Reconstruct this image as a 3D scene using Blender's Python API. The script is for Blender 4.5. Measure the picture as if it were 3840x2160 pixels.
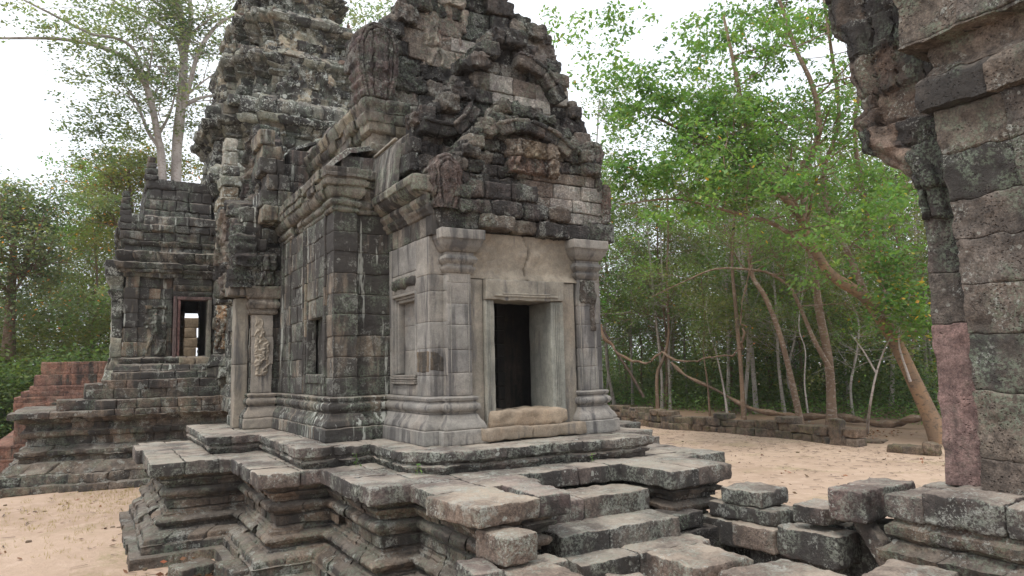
import bpy, math, random
import numpy as np
from mathutils import Matrix, Vector

# ------------------------------------------------------------ camera, world, sun
scene = bpy.context.scene
for o in list(bpy.data.objects): bpy.data.objects.remove(o)
EYE = 3.12
CW, CH, CF = 3840., 2160., 2625.27
CAMR = np.array([[0.85969968,-0.036872,-0.50946729],
                 [-0.5102584,-0.10790178,-0.85322539],
                 [-0.0235123,0.99347756,-0.11157737]])
cam_d = bpy.data.cameras.new('camera'); cam = bpy.data.objects.new('camera', cam_d)
scene.collection.objects.link(cam)
_M = Matrix(CAMR.tolist()).to_4x4(); _M.translation = (0, 0, EYE)
cam.matrix_world = _M
cam_d.sensor_width = 36; cam_d.lens = 36*CF/CW; cam_d.clip_end = 2000; cam_d.clip_start = .05
scene.camera = cam

SUN_EL, SUN_AZ = 58, 205          # degrees; azimuth of the sun, measured from +X towards +Y
world = bpy.data.worlds.new("World"); scene.world = world; world.use_nodes = True
wn = world.node_tree; wn.nodes.clear()
w_out = wn.nodes.new('ShaderNodeOutputWorld'); w_bg = wn.nodes.new('ShaderNodeBackground')
w_sky = wn.nodes.new('ShaderNodeTexSky'); w_sky.sky_type = 'NISHITA'; w_sky.sun_disc = False
w_sky.sun_elevation = math.radians(SUN_EL); w_sky.sun_rotation = math.radians(90-SUN_AZ)
w_mix = wn.nodes.new('ShaderNodeMixRGB'); w_mix.inputs[2].default_value = (11.5, 12.0, 12.9, 1)
w_tc = wn.nodes.new('ShaderNodeTexCoord'); w_no = wn.nodes.new('ShaderNodeTexNoise')
w_no.inputs['Scale'].default_value = 2.2; w_no.inputs['Detail'].default_value = 4
w_mr = wn.nodes.new('ShaderNodeMapRange'); w_mr.inputs[1].default_value=.35; w_mr.inputs[2].default_value=.65
w_mr.inputs[3].default_value=.82; w_mr.inputs[4].default_value=1.0
wn.links.new(w_tc.outputs['Generated'], w_no.inputs['Vector']); wn.links.new(w_no.outputs['Fac'], w_mr.inputs[0])
wn.links.new(w_mr.outputs[0], w_mix.inputs[0])
wn.links.new(w_sky.outputs[0], w_mix.inputs[1]); wn.links.new(w_mix.outputs[0], w_bg.inputs[0])
w_bg.inputs[1].default_value = 0.088
wn.links.new(w_bg.outputs[0], w_out.inputs[0])
sun_d = bpy.data.lights.new('sun', 'SUN'); sun_d.energy = 1.5; sun_d.angle = math.radians(14); sun_d.color = (1, .955, .9)
sun = bpy.data.objects.new('sun', sun_d); scene.collection.objects.link(sun)
_el, _az = math.radians(SUN_EL), math.radians(SUN_AZ)
sun.rotation_euler = Vector((math.cos(_el)*math.cos(_az), math.cos(_el)*math.sin(_az), math.sin(_el))).to_track_quat('Z', 'Y').to_euler()
scene.view_settings.view_transform = 'Standard'; scene.view_settings.look = 'None'
scene.view_settings.exposure = 0.62; scene.view_settings.gamma = 1

def at(px, py, dist):
    """point seen at picture position (px, py) of a 2576-wide view, dist metres from the camera on the ground plan"""
    s = CW/2576.
    r = CAMR @ np.array([px*s-CW/2, -(py*s-CH/2), -CF])
    r = r*(dist/math.hypot(r[0], r[1]))
    return Vector((r[0], r[1], r[2]+EYE))
def on_z(px, py, z):
    s = CW/2576.
    r = CAMR @ np.array([px*s-CW/2, -(py*s-CH/2), -CF])
    r = r*((z-EYE)/r[2]); return Vector((r[0], r[1], z))

# ------------------------------------------------------------ numpy noise
def _h(ix, iy, iz, seed):
    h = (ix*np.int64(374761393) + iy*np.int64(668265263) + iz*np.int64(1440662683) + np.int64(seed*974634777)) & 0xffffffff
    h = ((h ^ (h >> 13))*1274126177) & 0xffffffff
    h = h ^ (h >> 16)
    return (h & 0xffff)/65535.
def vn(p, seed=0):
    p = np.asarray(p, dtype=np.float64); i = np.floor(p).astype(np.int64); f = p-i; u = f*f*(3-2*f)
    r = 0
    for dx in (0, 1):
        wx = u[:, 0] if dx else 1-u[:, 0]
        for dy in (0, 1):
            wy = u[:, 1] if dy else 1-u[:, 1]
            for dz in (0, 1):
                wz = u[:, 2] if dz else 1-u[:, 2]
                r = r + wx*wy*wz*_h(i[:, 0]+dx, i[:, 1]+dy, i[:, 2]+dz, seed)
    return r*2-1
def fbm(p, seed=0, oct=3):
    a, r, s = 1., 0, 1.
    for k in range(oct):
        r = r+a*vn(p*s+k*17.3, seed+k); a *= .58; s *= 2.1
    return r
def ss(a, b, x):
    t = np.clip((x-a)/(b-a), 0, 1); return t*t*(3-2*t)

# ------------------------------------------------------------ mesh builder
class MB:
    def __init__(s): s.v = []; s.f = []; s.c = []; s.a = []; s.n = 0
    def grid(s, P, tint=(1, 1, 1, .5), amp=.012, flip=False):
        """P: (n,m,3) point grid; tint rgba: colour factor and crust amount"""
        n, m = P.shape[:2]
        idx = (np.arange(n*m).reshape(n, m)+s.n)
        q = np.stack([idx[:-1, :-1], idx[1:, :-1], idx[1:, 1:], idx[:-1, 1:]], -1).reshape(-1, 4)
        if flip: q = q[:, ::-1]
        s.v.append(P.reshape(-1, 3)); s.f.append(q); s.n += n*m
        t = np.asarray(tint, float)
        s.c.append(np.broadcast_to(t, (n, m, 4)).reshape(-1, 4) if t.ndim < 3 else t.reshape(-1, 4))
        s.a.append(np.full(n*m, amp) if np.isscalar(amp) else np.asarray(amp).reshape(-1))
    def mesh(s, V, F, tint=(1, 1, 1, .5), amp=0.):
        V = np.asarray(V, float); s.v.append(V); s.f.append(np.asarray(F)+s.n); s.n += len(V)
        s.c.append(np.broadcast_to(np.asarray(tint, float), (len(V), 4))); s.a.append(np.full(len(V), amp))
    def bake(s, freq, seed=1):
        V = np.concatenate(s.v); A = np.concatenate(s.a)[:, None]
        D = np.stack([fbm(V*freq, seed+10*k, 4) for k in range(3)], -1); V = V+D*A
        s.v = [V]; s.a = [np.zeros(len(V))]
    def absorb(s, o):
        s.v += o.v; s.f += [f+s.n for f in o.f]; s.c += o.c; s.a += o.a; s.n += o.n
    def build(s, name, mat, parent=None, freq=6.5, sharp=50, seed=1, noise=True, origin=None, smooth=True):
        V = np.concatenate(s.v); A = np.concatenate(s.a)[:, None]; C = np.concatenate(s.c)
        if noise and A.max() > 0:
            D = np.stack([fbm(V*freq, seed+10*k, 4)*.8+.35*vn(V*2.3+k*7, seed+50+k) for k in range(3)], -1)
            V = V+D*A
        org = np.array(origin if origin is not None else (0, 0, 0), float)
        if parent is not None and origin is None:
            m = parent.matrix_basis.translation; pp = parent.parent
            org = np.array(m)
            while pp is not None: org = org+np.array(pp.matrix_basis.translation); pp = pp.parent
        V = V-org
        me = bpy.data.meshes.new(name)
        me.vertices.add(len(V)); me.vertices.foreach_set('co', V.astype(np.float32).ravel())
        ks = sorted({f.shape[1] for f in s.f}); nl = sum(f.size for f in s.f); npoly = sum(len(f) for f in s.f)
        me.loops.add(nl); me.polygons.add(npoly)
        me.loops.foreach_set('vertex_index', np.concatenate([f.ravel() for f in s.f]).astype(np.int32))
        tot = np.concatenate([np.full(len(f), f.shape[1]) for f in s.f])
        me.polygons.foreach_set('loop_start', np.concatenate([[0], np.cumsum(tot)[:-1]]).astype(np.int32))
        me.update(calc_edges=True); me.validate()
        at_ = me.color_attributes.new('tint', 'FLOAT_COLOR', 'POINT')
        if len(me.vertices) == len(C): at_.data.foreach_set('color', C.astype(np.float32).ravel())
        if smooth:
            me.polygons.foreach_set('use_smooth', np.ones(len(me.polygons), bool))
            if sharp: me.set_sharp_from_angle(angle=math.radians(sharp))
        me.materials.append(mat)
        o = bpy.data.objects.new(name, me); scene.collection.objects.link(o)
        if parent is not None: o.parent = parent
        elif origin is not None: o.location = origin
        return o

def thing(name, label, cat, loc=(0, 0, 0), group=None, kind=None):
    o = bpy.data.objects.new(name, None); scene.collection.objects.link(o); o.location = loc
    o.empty_display_size = .3
    return tag(o, label, cat, group, kind)
def tag(o, label=None, cat=None, group=None, kind=None):
    if label: o['label'] = label
    if cat: o['category'] = cat
    if group: o['group'] = group
    if kind: o['kind'] = kind
    return o
def sub_empty(name, parent):
    o = bpy.data.objects.new(name, None); scene.collection.objects.link(o); o.parent = parent; o.empty_display_size = .2; return o

RNG = random.Random(7)
def lin(r, g, b):
    f = lambda c: ((c/255.+.055)/1.055)**2.4 if c > 10 else c/255./12.92
    return (f(r), f(g), f(b))
def blocktint(rng, pal=None, var=.10):
    k = 1+rng.uniform(-var, var)
    if pal:
        c = rng.choice(pal); c = [1+(q-1)*.6 if q < 1.3 else q for q in c[:3]]+[c[3]]; return (c[0]*k, c[1]*k, c[2]*k, min(1, max(0, c[3]*.7+.15+rng.uniform(-.13, .13))))
    w = rng.uniform(-.05, .05)
    return (k*(1+w), k, k*(1-w), .5+rng.uniform(-.2, .2))

def prof_fn(prof):
    z = np.array([p[0] for p in prof]); o = np.array([p[1] for p in prof])
    return lambda q: np.interp(q, z, o)
def levels(za, zb, keys, res, e):
    L = {round(za, 4), round(za+e*.35, 4), round(za+e, 4), round(zb-e, 4), round(zb-e*.35, 4), round(zb, 4)}
    for k in keys:
        if za+e < k < zb-e: L.add(round(k, 4))
    L = sorted(L); out = [L[0]]
    for a, b in zip(L, L[1:]):
        n = max(1, int(math.ceil((b-a)/res)))
        out += [a+(b-a)*i/n for i in range(1, n+1)]
    return np.array(out)
def rdrop(d, r):
    d = np.clip(d, 0, r); return r*(1-np.sqrt(np.clip(1-(1-d/r)**2, 0, 1)))

def offset_pts(path, closed):
    P = np.array(path, float); n = len(P); out = []
    def nrm(a, b):
        d = b-a; d = d/np.linalg.norm(d); return np.array([d[1], -d[0]])
    for i in range(n):
        if closed or 0 < i < n-1:
            n1 = nrm(P[i-1], P[i]); n2 = nrm(P[i], P[(i+1) % n])
            m = n1+n2; k = 1+n1@n2
            out.append(m/max(k, .3))
        elif i == 0: out.append(nrm(P[0], P[1]))
        else: out.append(nrm(P[-2], P[-1]))
    return P, out

def sweep(mb, path, prof, courses, seed=1, closed=False, blen=.6, res=.07, r=.022, jit=.012, inset=.12,
          amp=.012, pal=None, ztop=None, ruin=0., zj=0.0, var=.11, tintfn=None, lerpbase=None):
    """courses of stone blocks along a footprint path; prof = [(z, outward offset), ...]"""
    rng = random.Random(seed); pf = prof_fn(prof); keys = [p[0] for p in prof]
    P, M = offset_pts(path, closed); n = len(P); nseg = n if closed else n-1
    for k, (za, zb) in enumerate(zip(courses[:-1], courses[1:])):
        cj = [rng.uniform(-jit, jit) for _ in range(n)]; ct = [blocktint(rng, pal, var) for _ in range(n)]
        for i in range(nseg):
            A, B = P[i], P[(i+1) % n]; mA, mB = M[i], M[(i+1) % n]; L = np.linalg.norm(B-A)
            nb = max(1, int(round(L/(blen*rng.uniform(.8, 1.25)))))
            ts = [0]
            if nb > 1:
                w = [rng.uniform(.65, 1.35) for _ in range(nb)]; s_ = sum(w)
                for q in w: ts.append(ts[-1]+q/s_)
                ts[-1] = 1.
            else: ts = [0, 1.]
            cornA = closed or i > 0; cornB = closed or i < nseg-1
            for j in range(len(ts)-1):
                a, b = ts[j]*L, ts[j+1]*L
                ja = jb = rng.uniform(-jit, jit); tint = blocktint(rng, pal, var)
                if ruin and rng.random() < ruin: ja = jb = -rng.uniform(.04, .12)
                fa = j > 0 or not cornA; fb = j < len(ts)-2 or not cornB
                if j == 0 and cornA: ja = cj[i]; jb = ja; tint = ct[i]
                if j == len(ts)-2 and cornB:
                    jb = cj[(i+1) % n]
                    if not (j == 0 and cornA): ja = jb; tint = ct[(i+1) % n]
                if tintfn: tint = tintfn(A+(B-A)*(a+b)/2/L, (za+zb)/2, tint, rng)
                rr = r*rng.uniform(.6, 1.5); rr = min(rr, (b-a)*.3, (zb-za)*.3)
                z0, z1 = za, zb
                zs = levels(z0, z1, keys, res, rr)
                dz = np.maximum(rdrop(zs-z0, rr), rdrop(z1-zs, rr))
                ne = max(1, int(math.ceil((b-a-2*rr)/res)))
                tt = []
                if fa: tt += [(a, -1), (a, rr), (a+rr*.35, None), (a+rr, None)]
                else: tt += [(a, 0)]
                s0 = a+rr if fa else a; s1 = b-rr if fb else b
                tt += [(s0+(s1-s0)*q/ne, None) for q in range(1, ne)]
                if fb: tt += [(b-rr, None), (b-rr*.35, None), (b, rr), (b, -1)]
                else: tt += [(b, 0)]
                T = np.array([q[0] for q in tt]); 
                dt = np.zeros(len(T))
                if fa: dt = np.maximum(dt, rdrop(T-a, rr))
                if fb: dt = np.maximum(dt, rdrop(b-T, rr))
                sk = np.array([1. if q[1] == -1 else 0. for q in tt])
                zs2 = np.concatenate([[zs[0]], zs, [zs[-1]]]); dz2 = np.concatenate([[0], dz, [0]])
                skz = np.zeros(len(zs2)); skz[0] = skz[-1] = 1
                o = pf(np.clip(zs2, z0+1e-4, z1-1e-4))[None, :]+(ja+(jb-ja)*(T-a)/(b-a))[:, None]-np.maximum(dt[:, None], dz2[None, :])
                SK = np.maximum(sk[:, None], skz[None, :]); o = o-SK*inset
                u = T/L
                base = A[None]+(B-A)[None]*u[:, None]; mm = mA[None]*(1-u[:, None])+mB[None]*u[:, None]
                G = np.empty((len(T), len(zs2), 3))
                G[:, :, :2] = base[:, None]+mm[:, None]*o[:, :, None]
                G[:, :, 2] = zs2[None]
                mb.grid(G, tint, amp)
def shell(mb, path, prof, za, zb, inset=.1, closed=False, tint=(.5, .5, .5, 1), cap=False):
    pf = prof_fn(prof); P, M = offset_pts(path, closed)
    zs = np.array(sorted({za, zb} | {p[0] for p in prof if za < p[0] < zb}))
    idx = list(range(len(P)))+([0] if closed else [])
    G = np.empty((len(idx), len(zs), 3))
    for q, i in enumerate(idx):
        for j, z in enumerate(zs): G[q, j] = (*(P[i]+M[i]*(pf(z)-inset)), z)
    mb.grid(G, tint, 0.)

def block(mb, lo, hi, tint=(1, 1, 1, .5), r=.025, res=.07, amp=.012, rot=0., piv=None, tilt=None, faces='xXyYzZ'):
    """rounded, subdivided stone block"""
    lo = np.array(lo, float); hi = np.array(hi, float); r = min(r, .45*(hi-lo).min())
    def axis(a):
        L = hi[a]-lo[a]; n = max(1, int(math.ceil((L-2*r)/res)))
        return np.concatenate([[lo[a], lo[a]+r*.4], np.linspace(lo[a]+r, hi[a]-r, n+1), [hi[a]-r*.4, hi[a]]])
    X = [axis(a) for a in range(3)]
    for a in range(3):
        b, c = [(1, 2), (2, 0), (0, 1)][a]
        for side in (0, 1):
            if 'xyz'[a].upper() not in faces and side: continue
            if 'xyz'[a] not in faces and not side: continue
            U, W = np.meshgrid(X[b], X[c], indexing='ij')
            G = np.empty(U.shape+(3,)); G[..., b] = U; G[..., c] = W; G[..., a] = hi[a] if side else lo[a]
            q = np.clip(G, lo+r, hi-r); d = G-q; l = np.linalg.norm(d, axis=-1, keepdims=True)
            G = q+d*np.minimum(1, r/np.maximum(l, 1e-9))
            if rot or tilt is not None:
                pv = np.array(piv if piv is not None else (lo+hi)/2)
                Rm = np.array(Matrix.Rotation(rot, 3, 'Z'))
                if tilt is not None: Rm = Rm @ np.array(Matrix.Rotation(tilt[0], 3, 'X')) @ np.array(Matrix.Rotation(tilt[1], 3, 'Y'))
                G = (G-pv) @ Rm.T+pv
            mb.grid(G, tint, amp, flip=(side == 0))
def pave(mb, x0, x1, y0, y1, z0, z1, seed, sx=.6, sy=.6, jit=.008, gap=.004, pal=None, ej=.012, **kw):
    """a rectangle laid with separate slabs"""
    rng = random.Random(seed)
    nx = max(1, round((x1-x0)/sx)); xs = [x0]+[x0+(x1-x0)*(i+rng.uniform(-.2, .2))/nx for i in range(1, nx)]+[x1]
    for a, b in zip(xs, xs[1:]):
        ny = max(1, round((y1-y0)/sy)); ys = [y0]+[y0+(y1-y0)*(i+rng.uniform(-.25, .25))/ny for i in range(1, ny)]+[y1]
        for c, d in zip(ys, ys[1:]):
            e = [rng.uniform(-ej, ej) for _ in range(4)]
            block(mb, (a+(e[0] if a == x0 else gap), c+(e[1] if c == y0 else gap), z0),
                  (b+(e[2] if b == x1 else -gap), d+(e[3] if d == y1 else -gap), z1+rng.uniform(-jit, jit)), blocktint(rng, pal), **kw)

# ------------------------------------------------------------ node materials
def new_mat(name):
    m = bpy.data.materials.new(name); m.use_nodes = True; nt = m.node_tree; nt.nodes.clear()
    out = nt.nodes.new('ShaderNodeOutputMaterial'); b = nt.nodes.new('ShaderNodeBsdfPrincipled')
    nt.links.new(b.outputs[0], out.inputs[0]); b.inputs['Roughness'].default_value = .9
    b.inputs['Specular IOR Level'].default_value = .25
    return m, nt, b
class NT:
    def __init__(s, nt): s.nt = nt; s.L = nt.links
    def n(s, t, **k):
        x = s.nt.nodes.new(t)
        for a, b in k.items(): setattr(x, a, b)
        return x
    def put(s, sock, v):
        if hasattr(v, 'is_output') or isinstance(v, bpy.types.NodeSocket): s.L.new(v, sock)
        else: sock.default_value = v
    def noise(s, vec, scale, detail=4, rough=.55, dist=0., col=False):
        x = s.n('ShaderNodeTexNoise'); s.L.new(vec, x.inputs['Vector']); x.inputs['Scale'].default_value = scale
        x.inputs['Detail'].default_value = detail; x.inputs['Roughness'].default_value = rough; x.inputs['Distortion'].default_value = dist
        return x.outputs['Color' if col else 'Fac']
    def mapr(s, v, a, b, c=0., d=1., smooth=True):
        x = s.n('ShaderNodeMapRange'); x.interpolation_type = 'SMOOTHSTEP' if smooth else 'LINEAR'
        s.put(x.inputs[0], v)
        for i, q in zip((1, 2, 3, 4), (a, b, c, d)): s.put(x.inputs[i], q)
        return x.outputs[0]
    def math(s, op, a, b=0., clamp=False):
        x = s.n('ShaderNodeMath', operation=op); x.use_clamp = clamp; s.put(x.inputs[0], a); s.put(x.inputs[1], b); return x.outputs[0]
    def mix(s, f, a, b, mode='MIX'):
        x = s.n('ShaderNodeMixRGB', blend_type=mode); s.put(x.inputs[0], f)
        for i, q in ((1, a), (2, b)): s.put(x.inputs[i], (*q, 1) if isinstance(q, tuple) and len(q) == 3 else q)
        return x.outputs[0]
    def scale(s, vec, v, off=(0, 0, 0)):
        x = s.n('ShaderNodeMapping'); s.L.new(vec, x.inputs[0]); x.inputs['Scale'].default_value = v; x.inputs['Location'].default_value = off; return x.outputs[0]

def stone_mat(name, drip=0., wscale=9., grain=1., patch=0.,  base=(.22, .19, .165), base2=(.13, .115, .1), dark=(.028, .026, .024), crust=.5, streak=.5,
              green=.3, greencol=(.17, .21, .15), white=.2, top=(.36, .31, .26), topamt=.5, bump=.5, pits=.3, warm=None, warmamt=0., carve=0.):
    m, nt, b = new_mat(name); N = NT(nt)
    g = N.n('ShaderNodeNewGeometry'); pos = g.outputs['Position']; nor = g.outputs['Normal']
    att = N.n('ShaderNodeAttribute', attribute_name='tint'); tc = att.outputs['Color']; ta = att.outputs['Alpha']
    big = N.noise(pos, 1.6, 4, .6)
    col = N.mix(N.mapr(big, .35, .65), base, base2)
    if warm: col = N.mix(N.mapr(N.noise(N.scale(pos, (1, 1, 1), (5, 2, 9)), 1.1, 4, .6), .5, .68, 0, warmamt), col, warm)
    fine = N.noise(pos, 38, 4, .7)
    col = N.mix(1., col, N.mix(N.mapr(fine, .34, .66), (1-.28*grain,)*3, (1+.28*grain, 1+.27*grain, 1+.25*grain)), 'MULTIPLY')
    mott = N.noise(pos, 9, 5, .65)
    col = N.mix(1., col, N.mix(N.mapr(mott, .36, .64), (1-.32*grain,)*3, (1+.3*grain, 1+.29*grain, 1+.26*grain)), 'MULTIPLY')
    col = N.mix(1., col, tc, 'MULTIPLY')
    # black biological crust: patches + vertical runs, biased per block
    st = N.noise(N.scale(pos, (3.2, 3.2, .38)), 1.6, 5, .6, .4)
    pa = N.noise(N.scale(pos, (1, 1, .8), (3, 7, 1)), 1.35, 6, .68)
    v = N.math('ADD', N.math('MULTIPLY', st, streak), N.math('MULTIPLY', pa, 1-streak))
    v = N.math('ADD', v, N.math('MULTIPLY', N.math('SUBTRACT', ta, .5), .42))
    v = N.math('ADD', v, (crust-.5)*.5)
    v = N.math('ADD', v, N.math('MULTIPLY', N.math('SUBTRACT', mott, .5), .22))
    cm = N.mapr(v, .46, .62)
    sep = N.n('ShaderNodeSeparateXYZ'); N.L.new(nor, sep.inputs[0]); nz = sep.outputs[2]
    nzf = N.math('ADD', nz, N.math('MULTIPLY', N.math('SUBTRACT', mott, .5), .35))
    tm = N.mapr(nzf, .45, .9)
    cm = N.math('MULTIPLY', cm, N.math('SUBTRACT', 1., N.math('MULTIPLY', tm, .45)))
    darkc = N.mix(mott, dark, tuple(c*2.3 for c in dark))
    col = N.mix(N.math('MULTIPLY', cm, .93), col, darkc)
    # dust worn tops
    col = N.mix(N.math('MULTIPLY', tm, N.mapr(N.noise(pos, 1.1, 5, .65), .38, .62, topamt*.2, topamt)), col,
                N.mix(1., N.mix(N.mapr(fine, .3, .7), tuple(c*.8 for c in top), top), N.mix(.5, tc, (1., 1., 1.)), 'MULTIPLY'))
    # grey-green lichen
    gm = N.math('MULTIPLY', N.mapr(N.noise(N.scale(pos, (1, 1, .7), (11, 3, 4)), 1.5, 3, .5), .45, .56), N.mapr(N.noise(pos, 26, 5, .75), .46, .55))
    gm = N.math('MULTIPLY', gm, N.mapr(N.noise(pos, 5, 3, .5), .38, .52))
    col = N.mix(N.math('MULTIPLY', gm, green), col, N.mix(mott, greencol, tuple(min(1, c*1.5) for c in greencol)))
    # white crustose lichen rosettes
    vo = N.n('ShaderNodeTexVoronoi'); vo.inputs['Scale'].default_value = wscale; N.L.new(N.mix(.06, pos, N.noise(pos, 14, 2, .5, 0, True)), vo.inputs['Vector'])
    vs = N.n('ShaderNodeSeparateColor'); N.L.new(vo.outputs['Color'], vs.inputs[0])
    wm = N.math('LESS_THAN', vo.outputs['Distance'], N.math('MULTIPLY', vs.outputs[0], .34))
    wm = N.math('MULTIPLY', wm, N.math('GREATER_THAN', vs.outputs[1], .62))
    wm = N.math('MULTIPLY', wm, N.mapr(N.noise(N.scale(pos, (1, 1, 1), (1, 21, 4)), 1.5, 4, .6), .58-.16*white, .64-.13*white))
    wm2 = N.math('MULTIPLY', N.mapr(N.noise(pos, 3.2*wscale, 4, .75), .54, .6), N.mapr(N.noise(N.scale(pos, (1, 1, 1), (31, 2, 4)), 2.2, 3, .5), .6-.14*white, .66-.1*white))
    wv = N.math('MULTIPLY', N.math('MAXIMUM', wm, wm2), min(1., white*1.3))
    if drip:
        dr = N.math('MULTIPLY', N.mapr(N.noise(N.scale(pos, (9, 9, .7)), 1., 4, .6), .58, .63), N.mapr(N.noise(N.scale(pos, (1.3, 1.3, .35), (6, 6, 2)), 1., 3, .5), .5, .58))
        wv = N.math('MAXIMUM', wv, N.math('MULTIPLY', dr, drip))
    if patch:
        pw = N.math('MULTIPLY', N.mapr(N.noise(N.scale(pos, (1, 1, 1), (7, 8, 2)), 2.7, 5, .7), .565, .6), N.mapr(N.noise(pos, 34, 4, .75), .42, .52))
        wv = N.math('MAXIMUM', wv, N.math('MULTIPLY', pw, patch))
    col = N.mix(wv, col, (.42, .43, .38))
    nt.links.new(col, b.inputs['Base Color'])
    # relief
    h = N.math('MULTIPLY', N.noise(pos, 16, 6, .7), 1.)
    h = N.math('ADD', h, N.math('MULTIPLY', N.noise(pos, 70, 3, .7), .25))
    if pits:
        vp = N.n('ShaderNodeTexVoronoi'); vp.inputs['Scale'].default_value = 26; N.L.new(pos, vp.inputs['Vector'])
        pit = N.math('MULTIPLY', N.mapr(vp.outputs['Distance'], 0., .35, -1., 0.), N.mapr(N.noise(pos, 2.6, 2, .5), .45, .6))
        h = N.math('ADD', h, N.math('MULTIPLY', pit, pits))
    if carve:
        cv = N.noise(N.scale(pos, (1, 1, 1), (2, 2, 2)), 11, 2, .4, 2.2)
        cv = N.mapr(N.math('ABSOLUTE', N.math('SUBTRACT', cv, .5)), .0, .1, 0., 1.)
        h = N.math('ADD', h, N.math('MULTIPLY', cv, carve))
    bp = N.n('ShaderNodeBump'); bp.inputs['Strength'].default_value = min(1, bump); bp.inputs['Distance'].default_value = .05
    nt.links.new(h, bp.inputs['Height']); nt.links.new(bp.outputs[0], b.inputs['Normal'])
    return m

M_inner = stone_mat('inner_stone', grain=.5, base=(.26, .23, .2), base2=(.17, .15, .13), crust=.45, green=0, white=0, bump=.4)  # brown-grey stone for the inner walls
M_hall = stone_mat('weathered_sandstone', grain=.7, drip=.3, base=(.215, .195, .17), base2=(.13, .12, .105), crust=.52, streak=.8, green=.5, white=.1, bump=.6)
M_clean = stone_mat('pale_sandstone', grain=.35, base=(.265, .252, .228), base2=(.19, .181, .165), dark=(.055, .052, .05), crust=.455, streak=.95, green=.05, white=0, topamt=.25, bump=.35, pits=.1, warm=(.28, .235, .19), warmamt=.4)
M_dark = stone_mat('blackened_sandstone', grain=.6, drip=.8, patch=.3, base=(.20, .172, .14), base2=(.11, .095, .08), crust=.73, streak=.85, green=.35, white=.3, bump=.7)
M_ped = stone_mat('carved_sandstone', grain=.7, patch=.5, base=(.20, .18, .16), base2=(.12, .105, .098), crust=.52, streak=.4, green=.45, white=.4, bump=1., pits=.6, warm=(.21, .15, .125), warmamt=.22, carve=.8)
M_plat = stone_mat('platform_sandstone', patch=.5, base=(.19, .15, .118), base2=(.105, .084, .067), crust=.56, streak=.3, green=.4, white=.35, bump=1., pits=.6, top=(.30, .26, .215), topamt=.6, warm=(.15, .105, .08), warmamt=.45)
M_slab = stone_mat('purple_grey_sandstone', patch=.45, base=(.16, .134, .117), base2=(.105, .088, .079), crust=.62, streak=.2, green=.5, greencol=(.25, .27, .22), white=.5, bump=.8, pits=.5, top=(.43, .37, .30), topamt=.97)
M_tower = stone_mat('tower_sandstone', wscale=4.5, grain=.8, patch=.9, base=(.215, .21, .18), base2=(.115, .115, .10), crust=.66, streak=.5, green=.35, white=.9, bump=1., pits=.6, warm=(.25, .165, .11), warmamt=.3)
M_red = stone_mat('red_sandstone', base=(.25, .165, .15), base2=(.19, .13, .118), crust=.42, streak=.6, green=.1, white=.05, bump=.8, pits=1., topamt=.2)
M_lat = stone_mat('laterite', base=(.31, .165, .12), base2=(.22, .12, .09), crust=.44, streak=.5, green=.25, white=.2, bump=.9, pits=1., top=(.26, .15, .11), topamt=.4)
M_gop = stone_mat('gateway_sandstone', base=(.155, .132, .115), base2=(.095, .082, .072), crust=.53, streak=.3, green=.5, white=.45, bump=1., pits=1.3, warm=(.13, .105, .088), warmamt=.2)

XC = 6.26
# ============================================================ near platform
plat = thing('stone_platform', 'moulded sandstone platform with stepped corners and stairs under the near doorway hall', 'platform', (5.8, 12, 0))
outline = [(.9, 18.2), (.9, 13.7), (2.18, 13.7), (2.18, 11.12), (3.06, 11.12), (3.06, 8.85), (3.62, 8.85), (3.62, 7.05), (4.98, 7.05), (4.98, 8.6),
           (6.98, 8.6), (6.98, 7.5), (8.28, 7.5), (8.28, 8.9), (9.3, 8.9), (9.3, 11.2), (10.2, 11.2), (10.2, 18.2)]
pprof = [(-0.1, 0.29), (0.12, 0.28), (0.125, 0.1), (0.27, 0.095), (0.275, 0.05), (0.34, 0.045), (0.37, 0.02), (0.39, -0.04), (0.41, -0.075), (0.42, -0.13), (0.45, -0.151), (0.46, -0.21), (0.5, -0.22), (0.515, -0.16), (0.55, -0.11), (0.59, -0.09), (0.63, -0.12), (0.65, -0.18), (0.67, -0.24),
         (0.7, -0.24), (0.71, -0.29), (0.74, -0.3), (0.75, -0.34), (0.77, -0.34), (0.78, -0.29), (0.9, -0.29), (0.91, -0.34), (0.93, -0.34), (0.94, -0.28), (0.98, -0.27), (0.99, -0.2), (1.03, -0.17), (1.07, -0.17), (1.1, -0.21), (1.11, -0.27), (1.14, -0.3), (1.15, -0.24), (1.21, -0.23), (1.22, -0.18), (1.28, -0.15), (1.29, -0.21), (1.32, -0.19), (1.4, -0.1)]
mb = MB()
sweep(mb, outline[:10], pprof, [-.1, .123, .255, .415, .46, .66, .76, .92, 1.12, 1.29, 1.39], seed=3, blen=.42, res=.04, r=.014, jit=.028, amp=.013, ruin=.1, inset=.2)
sweep(mb, outline[10:], pprof, [-.1, .123, .255, .415, .46, .66, .76, .92, 1.12, 1.29, 1.39], seed=4, blen=.5, res=.05, r=.014, jit=.025, amp=.012, ruin=.04, inset=.2)
shell(mb, outline, pprof, -.1, 1.39, inset=.17, closed=False)
mb.build('base_moulding', M_plat, plat)
PURP = [(1, 1, 1, .5), (1.12, 1.05, 1.0, .35), (.85, .82, .86, .6), (1.1, 1.12, 1.1, .45), (.95, .86, .88, .5)]
mb = MB()
k = dict(pal=PURP, r=.03, res=.07, amp=.016)
pave(mb, .9, 2.0, 13.7, 18.0, 1.37, 1.61, 11, .7, .7, **k)
pave(mb, 2.0, 4.0, 13.55, 18.0, 1.37, 1.6, 12, .8, .9, **k)
pave(mb, 2.18, 4.2, 11.12, 13.54, 1.38, 1.61, 13, .68, .62, ej=.035, **k)
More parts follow.
